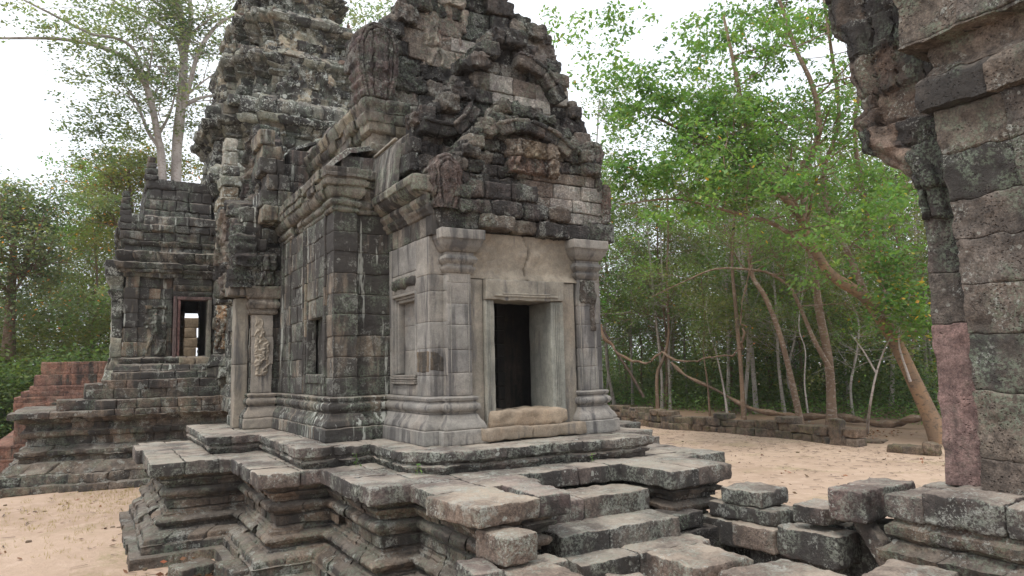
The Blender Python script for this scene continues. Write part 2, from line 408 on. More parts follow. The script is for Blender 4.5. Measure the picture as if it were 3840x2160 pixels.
pave(mb, 3.06, 4.6, 9.9, 11.12, 1.38, 1.61, 14, .8, .55, ej=.03, **k)
pave(mb, 3.06, 4.4, 8.85, 9.9, 1.38, 1.615, 15, .7, .5, ej=.035, **k)
pave(mb, 3.62, 5.2, 8.0, 8.85, 1.38, 1.61, 16, .8, .45, ej=.02, **k)
pave(mb, 4.4, 7.2, 8.6, 9.9, 1.36, 1.61, 17, .5, .62, ej=.03, **k)
pave(mb, 6.98, 8.28, 7.5, 8.6, 1.36, 1.61, 18, .62, 1.1, ej=.03, **k)
pave(mb, 7.2, 9.3, 8.6, 9.9, 1.36, 1.6, 19, .8, .7, ej=.03, **k)
pave(mb, 8.2, 9.3, 9.9, 11.2, 1.36, 1.6, 20, .8, .7, ej=.03, **k)
pave(mb, 8.2, 10.2, 11.2, 18.1, 1.36, 1.6, 21, 1., .9, ej=.03, **k)
rg = random.Random(5)
block(mb, (3.52, 6.92, 1.385), (4.42, 7.98, 1.615), (1.25, 1.15, 1.05, .25), r=.035, res=.05, amp=.02, rot=.13)
block(mb, (4.56, 7.12, 1.34), (5.06, 8.55, 1.615), (.9, .8, .84, .45), r=.05, res=.05, amp=.02, rot=-.06)
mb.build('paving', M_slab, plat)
# left far stub seen behind the front corner
mb = MB()
block(mb, (.8, 16.4, 1.33), (1.9, 17.6, 1.61), (1, .95, .95, .4), r=.03, res=.07, amp=.015)
mb.build('corner_slab', M_slab, plat)
# upper tier slab
o2 = [(1.92, 18.2), (1.92, 14.45), (2.8, 14.45), (2.8, 11.15), (3.9, 11.1), (3.9, 9.75), (4.28, 9.28), (4.9, 9.22), (7.95, 9.0), (7.95, 9.75), (8.62, 9.75), (8.62, 11.15), (9.6, 11.2), (9.6, 18.2)]
tprof = [(1.6, -.06), (1.66, -.05), (1.68, -.01), (1.72, 0.), (1.74, -.03), (1.78, -.02), (1.8, .03), (1.94, .04)]
mb = MB()
sweep(mb, o2, tprof, [1.6, 1.75, 1.935], seed=8, blen=.55, res=.05, r=.03, jit=.03, amp=.022, inset=.3, pal=PURP)
mb.build('upper_step_edge', M_slab, plat)
mb = MB()
k = dict(pal=PURP, r=.02, res=.09, amp=.01, jit=.006, ej=0)
pave(mb, 1.97, 4.4, 14.5, 18.1, 1.7, 1.932, 31, .8, .8, **k)
pave(mb, 2.85, 4.5, 11.17, 14.5, 1.7, 1.935, 32, .55, .8, **k)
pave(mb, 3.95, 4.9, 9.79, 11.17, 1.7, 1.936, 33, .5, .5, **k)
pave(mb, 4.35, 7.91, 9.3, 10.2, 1.7, 1.934, 34, .5, .8, **k)
pave(mb, 7.91, 8.58, 9.79, 11.2, 1.7, 1.934, 35, .5, .6, **k)
pave(mb, 8.0, 9.56, 11.2, 18.1, 1.7, 1.934, 36, .8, .8, **k)
mb.build('upper_paving', M_slab, plat)
# stairs
st = MB()
for i, (y0, y1, zt) in enumerate([(7.93, 8.62, 1.32), (7.33, 8.3, 1.045), (6.93, 7.9, .79), (6.4, 7.4, .52), (6., 6.9, .27)]):
    xs = [5.0, 5.0+rg.uniform(.5, 1.0), 6.98+(.12 if i == 2 else 0)] if i < 3 else [4.7, 5.6, 6.5, 7.2]
    for a, b in zip(xs, xs[1:]):
        block(st, (a, y0+rg.uniform(-.01, .01), zt-.34), (b-.004, y1, zt+rg.uniform(-.006, .006)), blocktint(rg, PURP), r=.03, res=.05, amp=.018)
st.build('step', M_slab, plat)
# carved panels on the stair piers
mb = MB()
block(mb, (6.93, 7.4, .82), (7.5, 7.9, 1.03), (.9, .9, .9, .7), r=.02, res=.05, amp=.02)
block(mb, (7.02, 7.36, .4), (8.1, 8.3, .79), (.8, .8, .8, .8), r=.02, res=.05, amp=.02)
mb.build('pier_panel', M_ped, plat)

# ============================================================ temple hall
hall = thing('temple_hall', 'blackened sandstone temple hall with carved stacked gables over an open stone doorway', 'temple', (XC, 14, 1.94))
bprof = [(1.93, .19), (2.15, .185), (2.165, .165), (2.2, .165), (2.26, .14), (2.33, .085), (2.39, .06), (2.4, .045), (2.43, .045), (2.45, .085), (2.5, .105), (2.55, .09), (2.575, .05), (2.6, .045), (2.61, .07), (2.65, .08), (2.67, .06), (2.68, 0), (5.4, 0)]
# porch wall, smooth replaced blocks
mb = MB()
LIGHT = [(1, 1, 1, .45), (1.08, 1.04, 1, .35), (.9, .9, .92, .55), (1.0, .96, .93, .45)]
kb = dict(pal=LIGHT, r=.012, res=.06, jit=.004, amp=.005, var=.07)
leftp = [(4.55, 11.94), (4.55, 10.2), (4.79, 10.2), (4.79, 10.02), (5.2, 10.02), (5.2, 10.3)]
sweep(mb, leftp, bprof, [1.935, 2.165, 2.4, 2.68], seed=41, blen=.7, inset=.15, **kb)
mb.build('base_moulding', M_clean, hall); mb = MB()
sweep(mb, [(7.33, 10.3), (7.33, 10.02), (7.74, 10.02), (7.74, 10.2), (7.97, 10.2), (7.97, 11.94)], bprof, [1.935, 2.165, 2.4, 2.68], seed=42, blen=.7, inset=.15, **kb)
mb.build('base_moulding', M_clean, hall)
mb = MB()
flat = [(2.6, 0), (6.2, 0)]
# wall pieces around the blind window: window y 10.82..11.72, z 3.0..4.35
cs = [2.68, 3.0, 3.44, 3.86, 4.35, 4.62, 5.25]
sweep(mb, [(4.55, 10.72), (4.55, 10.2), (4.79, 10.2), (4.79, 10.06)], flat, cs, seed=43, blen=.6, inset=.1, **kb)
sweep(mb, [(4.55, 11.96), (4.55, 11.83)], flat, cs, seed=44, blen=.9, inset=.1, **kb)
sweep(mb, [(4.55, 11.83), (4.55, 10.72)], flat, [4.42, 4.75, 5.25], seed=45, blen=.6, inset=.1, **kb)
sweep(mb, [(4.55, 11.83), (4.55, 10.72)], flat, [2.68, 2.86], seed=46, blen=.6, inset=.1, **kb)
mb.build('porch_wall', M_clean, hall); mb = MB()
sweep(mb, [(7.74, 10.06), (7.74, 10.2), (7.97, 10.2), (7.97, 11.94)], flat, cs, seed=47, blen=.7, inset=.1, **kb)
mb.build('porch_wall', M_clean, hall)
# patches of older stone
mb = MB()
block(mb, (4.543, 10.22, 3.06), (4.7, 10.7, 3.4), (.85, .72, .58, .5), r=.012, res=.025, amp=.012)
mb.build('old_stone_patch', M_hall, hall); mb = MB()
block(mb, (4.56, 10.192, 3.08), (4.785, 10.3, 3.4), (.9, .78, .62, .45), r=.012, res=.025, amp=.012)
mb.build('old_stone_patch', M_hall, hall); mb = MB()
block(mb, (4.49, 10.75, 4.5), (4.75, 11.7, 4.68), (.6, .55, .5, .7), r=.06, res=.04, amp=.03)
mb.build('old_stone_patch', M_hall, hall)
win = MB()
y0, y1, z0, z1 = 10.72, 11.83, 2.86, 4.42
for q, (dx, w) in enumerate(((-.012, .05), (.035, .045), (.07, .05))):
    a0, a1, b0, b1 = y0+q*.048, y1-q*.048, z0+.16+q*.01, z1-q*.048
    block(win, (4.55+dx, a0, b0), (4.75, a0+w, b1), (1, 1, 1, .4), r=.008, res=.1, amp=.002)
    block(win, (4.55+dx, a1-w, b0), (4.75, a1, b1), (1, 1, 1, .4), r=.008, res=.1, amp=.002)
    block(win, (4.549+dx, a0+w, b1-w), (4.75, a1-w, b1), (1.05, 1.03, 1, .3), r=.008, res=.1, amp=.002)
for q in range(4):
    block(win, (4.50+.014*(q % 2), y0+.02, z0+.005+q*.04), (4.75, y1-.02, z0+.04+q*.04), (.9, .87, .84, .5), r=.01, res=.1, amp=.004)
wf = win.build('window_frame', M_clean, hall)
mb = MB()
sweep(mb, [(4.74, 11.72), (4.74, 10.84)], flat, [3.0, 3.44, 3.87, 4.3], seed=48, blen=1.2, inset=.05, **kb)
mb.build('blind_panel', M_clean, wf)
# upper porch courses and cornice
cor = [(5.25, 0), (5.56, 0), (5.58, .04), (5.63, .055), (5.65, .09), (5.70, .11), (5.72, .08), (5.75, .10), (5.80, .15), (5.86, .15), (5.88, .12), (5.9, .17), (5.97, .27), (6.04, .31), (6.06, .34), (6.16, .36), (6.22, .32)]
mb = MB()
MIX = [(1, .97, .93, .2), (.8, .76, .72, .7), (1.25, 1.15, 1.05, .1), (.7, .68, .66, .9)]
block(mb, (4.22, 10.0, 5.93), (4.62, 10.14, 6.2), (1, .95, .9, .5), r=.03, res=.04, amp=.01)
sweep(mb, [(4.55, 12.1), (4.55, 10.05)], cor, [5.25, 5.56, 5.72, 5.88, 6.05, 6.2], seed=50, blen=.3, res=.03, r=.008, pal=MIX, jit=.012, amp=.006)
shell(mb, [(4.55, 12.1), (4.55, 10.22)], cor, 5.25, 6.2, inset=.08)
mb.build('porch_cornice', M_hall, hall); mb = MB()
sweep(mb, [(7.97, 10.22), (7.97, 12.1)], cor, [5.25, 5.56, 5.88, 6.2], seed=51, blen=.5, res=.07, pal=MIX, jit=.015, amp=.012)
mb.build('porch_cornice', M_hall, hall)

def pilaster(x0, x1, z0, z1, seed, mat, carved=False, yb=10.2, yf=10.02):
    mb = MB(); cs = [z0]; rg = random.Random(seed)
    while cs[-1] < z1-.5: cs.append(cs[-1]+rg.uniform(.3, .42))
    cs.append(z1)
    sweep(mb, [(x0, yb), (x0, yf), (x1, yf), (x1, yb)], [(z0, 0), (z1, 0)], cs, seed=seed, blen=2, inset=.1, **kb)
    # raised fillets on the face
    for xa in (x0+.035, x1-.05): block(mb, (xa, yf-.008, z0+.02), (xa+.015, yf+.02, z1-.02), (1.04, 1.03, 1, .3), r=.004, res=.3, amp=.001)
    p = mb.build('pilaster', mat, hall)
    mb = MB()
    cp = [(z1-.02, .0), (z1, .03), (z1+.03, .045), (z1+.05, .06), (z1+.09, .065), (z1+.1, .03), (z1+.13, .03), (z1+.16, .07), (z1+.21, .095), (z1+.26, .07), (z1+.28, .04), (z1+.32, .045),
          (z1+.34, .08), (z1+.42, .14), (z1+.5, .17), (z1+.52, .19), (z1+.68, .19)]
    sweep(mb, [(x0, yb), (x0, yf), (x1, yf), (x1, yb)], cp, [z1-.02, z1+.32, z1+.52, 5.33], seed=seed+1, blen=2, inset=.25, res=.03, pal=[(.95, .92, .88, .5)], r=.01, jit=.003, amp=.006)
    mb.build('capital', M_hall if carved else mat, p)
pilaster(4.80, 5.2, 2.68, 4.65, 61, M_clean)
pilaster(7.34, 7.73, 2.68, 4.65, 62, M_clean)
# carved remnant on the right pilaster
mb = MB()
block(mb, (7.38, 9.985, 4.2), (7.7, 10.1, 4.62), (.8, .76, .7, .5), r=.01, res=.03, amp=.03)
block(mb, (7.6, 9.99, 3.72), (7.71, 10.1, 4.2), (.85, .8, .75, .5), r=.01, res=.03, amp=.03)
mb.build('carved_panel', M_ped, hall)
# door frame
fr = MB()
T = (1.05, 1.0, .9, .3)
def fb(lo, hi, t=T, **k):
    kk = dict(r=.012, res=.09, amp=.006); kk.update(k); block(fr, lo, hi, t, **kk)
fb((5.21, 10.06, 2.0), (5.44, 10.5, 4.56), (1.0, .94, .85, .4))                    # left outer pier
fr.build('door_pier', M_clean, hall); fr = MB()
fb((7.02, 10.06, 2.0), (7.28, 10.5, 4.56), (1.0, .94, .85, .4))                    # right outer pier
fr.build('door_pier', M_clean, hall)
dfr = sub_empty('door_frame', hall)
fr = MB()
fb((5.447, 10.0, 2.16), (5.62, 10.45, 4.21), (1.02, 1.02, .95, .3), amp=.008)
for q in range(3): fb((5.47+q*.03, 9.985, 2.45), (5.483+q*.03, 10.02, 4.2), (1.0, 1.04, 1, .3), r=.005, amp=.004, res=.15)
fr.build('jamb', M_clean, dfr); fr = MB()
fb((6.74, 10.0, 2.16), (7.0, 10.72, 4.21), (1.0, 1.05, 1.0, .3), amp=.008)
for q in range(4): fb((6.80+q*.035, 9.985, 2.45), (6.815+q*.035, 10.02, 4.2), (1.0, 1.04, 1, .3), r=.005, amp=.004, res=.15)
fr.build('jamb', M_clean, dfr)
fr = MB()
fb((5.45, 9.95, 4.215), (6.99, 10.6, 4.56), (1.0, .95, .86, .35), res=.05, amp=.014)
fb((5.6, 9.93, 4.27), (6.86, 9.97, 4.31), (1.05, 1, .9, .2), r=.012, res=.08, amp=.005); fb((5.75, 9.925, 4.31), (6.7, 9.97, 4.335), (1.05, 1, .9, .2), r=.012, res=.08, amp=.005)
fr.build('door_lintel', M_clean, dfr)
fr = MB()
fb((5.46, 9.93, 2.14), (6.98, 10.6, 2.42), (1.22, 1.02, .82, .1), r=.07, res=.05, amp=.03)
fb((5.24, 9.8, 1.96), (6.2, 10.3, 2.16), (1.0, .86, .72, .35), r=.03, res=.05, amp=.02)
fb((6.205, 9.82, 1.96), (7.3, 10.3, 2.15), (1.0, .86, .72, .35), r=.03, res=.05, amp=.02)
fr.build('door_sill', M_clean, dfr)
fr = MB()   # big eroded lintel above
G = np.empty((70, 26, 3)); X, Z = np.meshgrid(np.linspace(5.18, 7.42, 70), np.linspace(4.57, 5.34, 26), indexing='ij')
q = np.stack([X*5, Z*5, 0*X], -1).reshape(-1, 3); hh = fbm(q, 3, 4).reshape(X.shape)
crack = np.exp(-((X-6.33-.05*np.sin(Z*9))/.012)**2)
G[..., 0] = X; G[..., 2] = Z; G[..., 1] = 10.09-.035*np.maximum(hh, -.4)-.05*ss(.12, 0, Z-4.57)+.06*crack
fr.grid(G, (1.05, .95, .82, .25), .004); fb((5.19, 10.16, 4.57), (7.41, 10.6, 5.33))
fr.build('carved_lintel', M_clean, hall)

# ============================================================ carved gables (relief grids)
def gable(mb, left, right, org, u, thick=.4, seed=1, res=.025, w1=.13, w2=.30, leaf=.07, band=.08, rec=.05, carve=.045, new=.15, ch=.27, edge=.09, basetint=(1, 1, 1, .5), amp=.006, newz=None, figs=(), nb=(), cf=1.):
    """left/right: [(s, z)...] silhouettes, s measured along u from org; front faces outward normal of u"""
    rng = random.Random(seed)
    zl = np.array([p[1] for p in left], float); xl = np.array([p[0] for p in left], float)
    zr = np.array([p[1] for p in right], float); xr = np.array([p[0] for p in right], float)
    z0 = min(zl[0], zr[0]); z1 = min(zl.max(), zr.max())
    n = int((z1-z0)/res)+2; Zs = np.linspace(z0, z1, n)
    XL = np.interp(Zs, zl, xl); XR = np.interp(Zs, zr, xr)
    m = max(6, int((XR-XL).max()/res)+2); U = np.linspace(0, 1, m)
    # courses
    cs = [z0]
    while cs[-1] < z1: cs.append(cs[-1]+ch*rng.uniform(.75, 1.25))
    cs = np.array(cs)
    ej = {k: (rng.uniform(-edge, edge), rng.uniform(-edge, edge)) for k in range(len(cs)+1)}
    ck = np.searchsorted(cs, Zs+1e-6)-1
    XL = XL+np.array([ej[k][0] for k in ck]); XR = XR+np.array([ej[k][1] for k in ck])
    XL = XL+.02*np.sin(Zs*31+seed); XR = XR+.02*np.sin(Zs*29+seed*2)
    XR = np.maximum(XR, XL+.05)
    S = XL[None]+(XR-XL)[None]*U[:, None]; Z = np.broadcast_to(Zs[None], S.shape)
    # distance to outline and arc length
    ol = list(left)+list(right)[::-1]; best = np.full(S.shape, 9.); arc = np.zeros(S.shape); acc = 0
    for (ax, az), (bx, bz) in zip(ol, ol[1:]):
        dx, dz = bx-ax, bz-az; L2 = dx*dx+dz*dz; L = math.sqrt(L2)+1e-9
        t = np.clip(((S-ax)*dx+(Z-az)*dz)/(L2+1e-9), 0, 1)
        d = np.hypot(S-ax-t*dx, Z-az-t*dz); mk = d < best
        best = np.where(mk, d, best); arc = np.where(mk, acc+t*L, arc); acc += L
    d = best
    zone_leaf = ss(w1+.01, w1-.02, d)
    h = zone_leaf*leaf*(.35+.65*np.abs(np.sin(math.pi*arc/.21+.8*np.sin(d*20))))*ss(0, .05, d)
    mid, half = (w1+w2)/2, (w2-w1)/2
    bnd = np.sqrt(np.clip(1-((d-mid)/half)**2, 0, 1)) if half > 0 else 0*d
    h = h+band*bnd*(1+.12*np.sin(math.pi*arc/.035)*np.exp(-((d-mid)/.03)**2))
    inner = ss(w2, w2+.03, d); h = h-rec*inner
    q = np.stack([S*5.2*cf+seed*3.1, Z*5.2*cf, 0*S], -1).reshape(-1, 3)
    n1 = vn(q*1.0, seed).reshape(S.shape); n2 = vn(q*2.3+9, seed+1).reshape(S.shape); n3 = vn(q*5.1+4, seed+2).reshape(S.shape)
    relief = 1.1*ss(-.12, .16, n1)+.8*ss(-.05, .12, n2)+.2*n3
    # joints and blocks
    wob = .03*vn(np.stack([S*1.7, 0*S+seed, 0*S], -1).reshape(-1, 3), 5).reshape(S.shape)
    Zw = Z+wob; K = np.clip(np.searchsorted(cs, Zw.ravel())-1, 0, len(cs)-2).reshape(S.shape)
    dzj = np.minimum(Zw-cs[K], cs[K+1]-Zw)
    tint = np.ones(S.shape+(4,)); bj = np.zeros(S.shape); dxj = np.full(S.shape, 9.); newm = np.zeros(S.shape)
    for k in range(len(cs)-1):
        mk = K == k
        if not mk.any(): continue
        a, b = xl.min()-.3, xr.max()+.3; js = [a]
        while js[-1] < b: js.append(js[-1]+rng.uniform(.25, .62))
        js = np.array(js); sx = S[mk]+.015*np.sin(Z[mk]*23); J = np.clip(np.searchsorted(js, sx)-1, 0, len(js)-2)
        dxj[mk] = np.minimum(sx-js[J], js[J+1]-sx)
        hj = np.array([rng.uniform(-.055, .075) if ch < 2 else 0. for _ in js]); bj[mk] = hj[J]
        tt = []; nw = []
        for _ in js:
            isn = (rng.random() < .85) if nb else rng.random() < new; kk = rng.uniform(.8, 1.2); w = rng.uniform(0, .08)
            if isn: tt.append((2.1*kk, 2.05*kk, 1.95*kk, .0))
            else:
                bt_ = rng.choice(((.9, .78, .8, .8), (1, .9, .88, .65), (1.1, 1.08, 1.0, .5), (1.5, 1.42, 1.3, .2), (.85, .82, .8, .9), (1.2, 1.1, 1.0, .45))) if ch < 2 else (1, 1, 1, .5)
                tt.append((basetint[0]*kk*bt_[0], basetint[1]*kk*bt_[1], basetint[2]*kk*bt_[2], min(1, max(0, basetint[3]+bt_[3]-.5))))
            nw.append(1. if isn else 0.)
        tt = np.array(tt); nw = np.array(nw); tint[mk] = tt[J]; newm[mk] = nw[J]
    newm = newm*inner
    if nb:
        bx = np.zeros(S.shape, bool)
        for (a_, b_, c_, d_) in nb: bx |= (S > a_) & (S < b_) & (Z > c_) & (Z < d_)
        newm = newm*bx
    if newz: newm = newm*((Z > newz[0]) & (Z < newz[1]))
    old = np.array([basetint[0], basetint[1], basetint[2], min(1, basetint[3]+.1)])
    isnew = (tint[..., 3] < .03)
    tint = np.where((isnew & (newm < .5))[..., None], old, tint)
    h = h+carve*relief*(1-newm)*(.35+.65*inner)*(.35+.65*(vn(np.stack([S*1.9, Z*1.9, 0*S+seed], -1).reshape(-1, 3), 31).reshape(S.shape) > -.15))+bj
    for (fx, fz, fs, seed2) in figs: h = h+figure(S, Z, fx, fz, fs)*(1-0*newm)
    rj = .032; dj = np.minimum(dzj, dxj); h = h-rdrop(dj, rj)*2.6
    h = h-.05*ss(.04, 0, np.minimum(S-XL[None], XR[None]-S))
    ox, oy = org; ux, uy = u; nx, ny = uy, -ux
    G = np.empty(S.shape+(3,)); G[..., 0] = ox+ux*S+nx*h; G[..., 1] = oy+uy*S+ny*h; G[..., 2] = Z
    mb.grid(G, tint, amp)
    # returns to the back
    def back(col, tc, flip):
        B = np.stack([col]+[col+np.array([-nx*thick*t, -ny*thick*t, 0]) for t in np.linspace(.12, 1, 6)], 0)
        T = np.broadcast_to(tc, B.shape[:2]+(4,)); mb.grid(B, T, amp, flip=flip)
    back(G[0], tint[0]*np.array([.85, .85, .85, 1]), True); back(G[-1], tint[-1]*np.array([.85, .85, .85, 1]), False)
    back(G[:, -1], tint[:, -1], True)
    GB = G+np.array([-nx*thick, -ny*thick, 0]); st = max(1, int(.1/res))
    Bk = np.empty((2, n, 3)); Bk[0, :, 0] = ox+ux*XL-nx*thick; Bk[0, :, 1] = oy+uy*XL-ny*thick; Bk[0, :, 2] = Zs
    Bk[1, :, 0] = ox+ux*XR-nx*thick; Bk[1, :, 1] = oy+uy*XR-ny*thick; Bk[1, :, 2] = Zs
    mb.grid(Bk, basetint, .0, flip=True)
def figure(S, Z, fx, fz, s):
    """small dancing figure in relief"""
    def cap(ax, az, bx, bz, r):
        ax, az, bx, bz = fx+ax*s, fz+az*s, fx+bx*s, fz+bz*s; r *= s
        dx, dz = bx-ax, bz-az; t = np.clip(((S-ax)*dx+(Z-az)*dz)/(dx*dx+dz*dz+1e-9), 0, 1)
        return np.sqrt(np.clip(1-(np.hypot(S-ax-t*dx, Z-az-t*dz)/r)**2, 0, 1))*r*1.1
    parts = [(0, .84, 0, .9, .09), (0, .5, 0, .72, .12), (0, .45, -.12, .22, .07), (-.12, .22, -.2, 0, .05), (0, .45, .16, .26, .07), (.16, .26, .1, .02, .05),
             (-.08, .7, -.26, .6, .045), (-.26, .6, -.3, .8, .04), (.08, .7, .3, .72, .045), (.3, .72, .42, .84, .035)]
    r = 0
    for p in parts: r = np.maximum(r, cap(*p))
    return r

def vault(mb, sec, y0, y1, seed, blen=.6, res=.08, r=.02, jit=.012, amp=.012, pal=None, n_c=5):
    """corbelled roof: section polyline [(x,z)...] read bottom to top on the side facing -X, run along y"""
    rng = random.Random(seed); P = np.array(sec, float); L = np.concatenate([[0], np.cumsum(np.linalg.norm(np.diff(P, axis=0), axis=1))])
    tot = L[-1]; cb = np.linspace(0, tot, n_c+1)
    def pt(s):
        x = np.interp(s, L, P[:, 0]); z = np.interp(s, L, P[:, 1]); e = .01
        tx = np.interp(s+e, L, P[:, 0])-np.interp(s-e, L, P[:, 0]); tz = np.interp(s+e, L, P[:, 1])-np.interp(s-e, L, P[:, 1])
        l = np.hypot(tx, tz)+1e-9; return x, z, -tz/l, tx/l
    for k in range(n_c):
        y = y0
        while y < y1-.05:
            w = min(blen*rng.uniform(.7, 1.3), y1-y); w = y1-y if y1-y-w < .2 else w
            ss_ = levels(cb[k], cb[k+1], [], res, r); ys = levels(y, y+w, [], res, r)
            s2 = np.concatenate([[ss_[0]], ss_, [ss_[-1]]]); y2 = np.concatenate([[ys[0]], ys, [ys[-1]]])
            ds = np.concatenate([[.1], np.maximum(rdrop(ss_-cb[k], r), rdrop(cb[k+1]-ss_, r)), [.1]])
            dy = np.concatenate([[.1], np.maximum(rdrop(ys-y, r), rdrop(y+w-ys, r)), [.1]])
            x, z, nx, nz = pt(s2); o = rng.uniform(-jit, jit)-np.maximum(ds[None], dy[:, None])
            G = np.empty((len(y2), len(s2), 3)); G[..., 0] = x[None]+nx[None]*o; G[..., 2] = z[None]+nz[None]*o; G[..., 1] = y2[:, None]
            mb.grid(G, blocktint(rng, pal), amp, flip=True)
            y += w

GT = [(.92, .86, .86, .66), (1, .96, .93, .6), (1.08, 1.06, 1.0, .45), (1.28, 1.24, 1.15, .3), (.85, .83, .8, .8), (1.1, 1.02, .96, .5), (.9, .88, .86, .75)]
def arc_stones(mb, pts, y, d, w, n, seed):
    """curved frame stones: blocks turned along a polyline in the gable plane"""
    rng = random.Random(seed); P = smooth_path([(p[0], 0, p[1]) for p in pts], 6); L = np.concatenate([[0], np.cumsum(np.linalg.norm(np.diff(P, axis=0), axis=1))])
    ss_ = np.linspace(0, L[-1], n+1)
    for a, b in zip(ss_, ss_[1:]):
        c = [(np.interp(q, L, P[:, 0]), np.interp(q, L, P[:, 2])) for q in (a, b)]; mx, mz = (c[0][0]+c[1][0])/2, (c[0][1]+c[1][1])/2
        ang = math.atan2(c[1][1]-c[0][1], c[1][0]-c[0][0]); l = math.hypot(c[1][0]-c[0][0], c[1][1]-c[0][1])
        k = rng.uniform(.85, 1.15)
        for (oo, ww, dd) in ((0, w*k, 0), (w*.5, w*.35, .04)):
            zc = oo; block(mb, (mx-l*.52, y-d-dd+rng.uniform(-.02, .02), mz+zc-ww/2), (mx+l*.52, y+.2, mz+zc+ww/2), rng.choice(GT), r=.04, res=.035, amp=.02, tilt=(0, -ang), piv=(mx, y, mz))
def smooth_path(pts, k=4):
    P = [np.array(p, float) for p in pts]; Q = [2*P[0]-P[1]]+P+[2*P[-1]-P[-2]]; out = []
    for i in range(1, len(Q)-2):
        for j in range(k):
            t = j/k; out.append(.5*((2*Q[i])+(Q[i+1]-Q[i-1])*t+(2*Q[i-1]-5*Q[i]+4*Q[i+1]-Q[i+2])*t*t+(-Q[i-1]+3*Q[i]-3*Q[i+1]+Q[i+2])*t**3))
    out.append(P[-1]); return np.array(out)
def stacked_gable(name, left, right, y, thick, ch, seed, nb=(), frame=.45, zig=.1, carved=.65, par=None, missing=.03):
    rng = random.Random(seed); zl, xl = [p[1] for p in left], [p[0] for p in left]; zr, xr = [p[1] for p in right], [p[0] for p in right]
    z = min(zl[0], zr[0]); top = max(zl[-1], zr[-1]); mc, mp = MB(), MB()
    while z < top-.08:
        h = min(ch*rng.uniform(.8, 1.2), top-z+.05); zm = z+h*.5
        a = np.interp(zm, zl, xl)+rng.uniform(-zig, zig*.4); b = np.interp(zm, zr, xr)+rng.uniform(-zig*.4, zig); x = a
        while x < b-.12:
            w = rng.uniform(.8, 1.9)*ch*1.05*(.7 if min(x-a, b-x) < .3 else 1); w = b-x if b-x-w < .22 else w; xm = x+w/2; e = min(xm-a, b-xm)
            if any(p[0] < xm < p[1] and p[2] < zm < p[3] for p in nb): w = min(w*1.45, b-x); w = b-x if b-x-w < .2 else w; xm = x+w/2; e = min(xm-a, b-xm)
            new = any(p[0] < xm < p[1] and p[2] < zm < p[3] for p in nb)
            pr = .11 if e < frame*.55 else (.04 if e < frame else -.03)
            if new:
                k = rng.uniform(.85, 1.12); t = (2.6*k, 2.68*k, 2.65*k, 0.) if rng.random() < .75 else (1.4, 1.3, 1.18, .25); pr = -.03+rng.uniform(-.02, .03); m, r_, am = mp, .018, .008
            else:
                t = rng.choice(GT); pr += rng.uniform(-.05, .06); c = rng.random() < carved; m = mc if c else mp; r_, am = (.045, .036) if c else (.04, .02)
            if not (rng.random() < missing and not new):
                block(m, (x+.004, y-pr, z+rng.uniform(0, .015)), (x+w-.004, y+thick, z+h-.006+rng.uniform(-.012, .01)), t, r=r_, res=.034, amp=am, faces='xXyzZ', rot=rng.uniform(-.03, .03))
            x += w
        for sgn, zz_, xx_, e0 in ((-1, zl, xl, a), (1, zr, xr, b)):
            nx_ = np.interp(min(z+h*1.6, top), zz_, xx_); led = (e0-nx_)*sgn
            if led > .05 and z+h < top-.1:
                w_ = led*rng.uniform(.55, .8)+.06; x0_ = nx_-.06 if sgn > 0 else nx_+.06-w_
                block(mc, (x0_, y-.06, z+h-.05), (x0_+w_, y+thick*.8, z+h*rng.uniform(1.4, 1.7)), rng.choice(GT), r=.06, res=.035, amp=.035)
        z += h
    cx = (xl[0]+xr[0])/2
    mp.bake(5.); mc.bake(9.); mp.absorb(mc)
    return mp.build(name, M_ped, hall, sharp=40)
def backing(mb, left, right, y, t):
    zs = np.linspace(left[0][1], min(left[-1][1], right[-1][1]), 14)
    for a, b in zip(zs, zs[1:]):
        zm = (a+b)/2; x0 = np.interp(zm, [p[1] for p in left], [p[0] for p in left])+.12; x1 = np.interp(zm, [p[1] for p in right], [p[0] for p in right])-.12
        if x1 > x0+.05: block(mb, (x0, y, a-.01), (x1, y+t, b), (.5, .5, .5, .9), r=.005, res=1., amp=0)

# front slab carrying the first gable
BLK = [(1, .97, .95, .6), (.85, .8, .82, .8), (1.15, 1.1, 1.0, .4), (.95, .9, .95, .7)]
mb = MB(); xs = [4.62, 5.35, 6.0, 6.5, 7.0, 7.62, 8.2]
zb = [5.36, 5.38, 5.36, 5.33, 5.34, 5.37]; zt = [5.7, 5.62, 5.6, 5.58, 5.6, 5.7]; rg = random.Random(2)
for i in range(6):
    block(mb, (xs[i]+.003, 9.98+(.0 if i in (0, 5) else rg.uniform(-.12, .03)), zb[i]), (xs[i+1]-.003, 10.5, zt[i]), rg.choice(BLK), r=.035, res=.04, amp=.03)
mb.build('gable_slab', M_ped, hall)
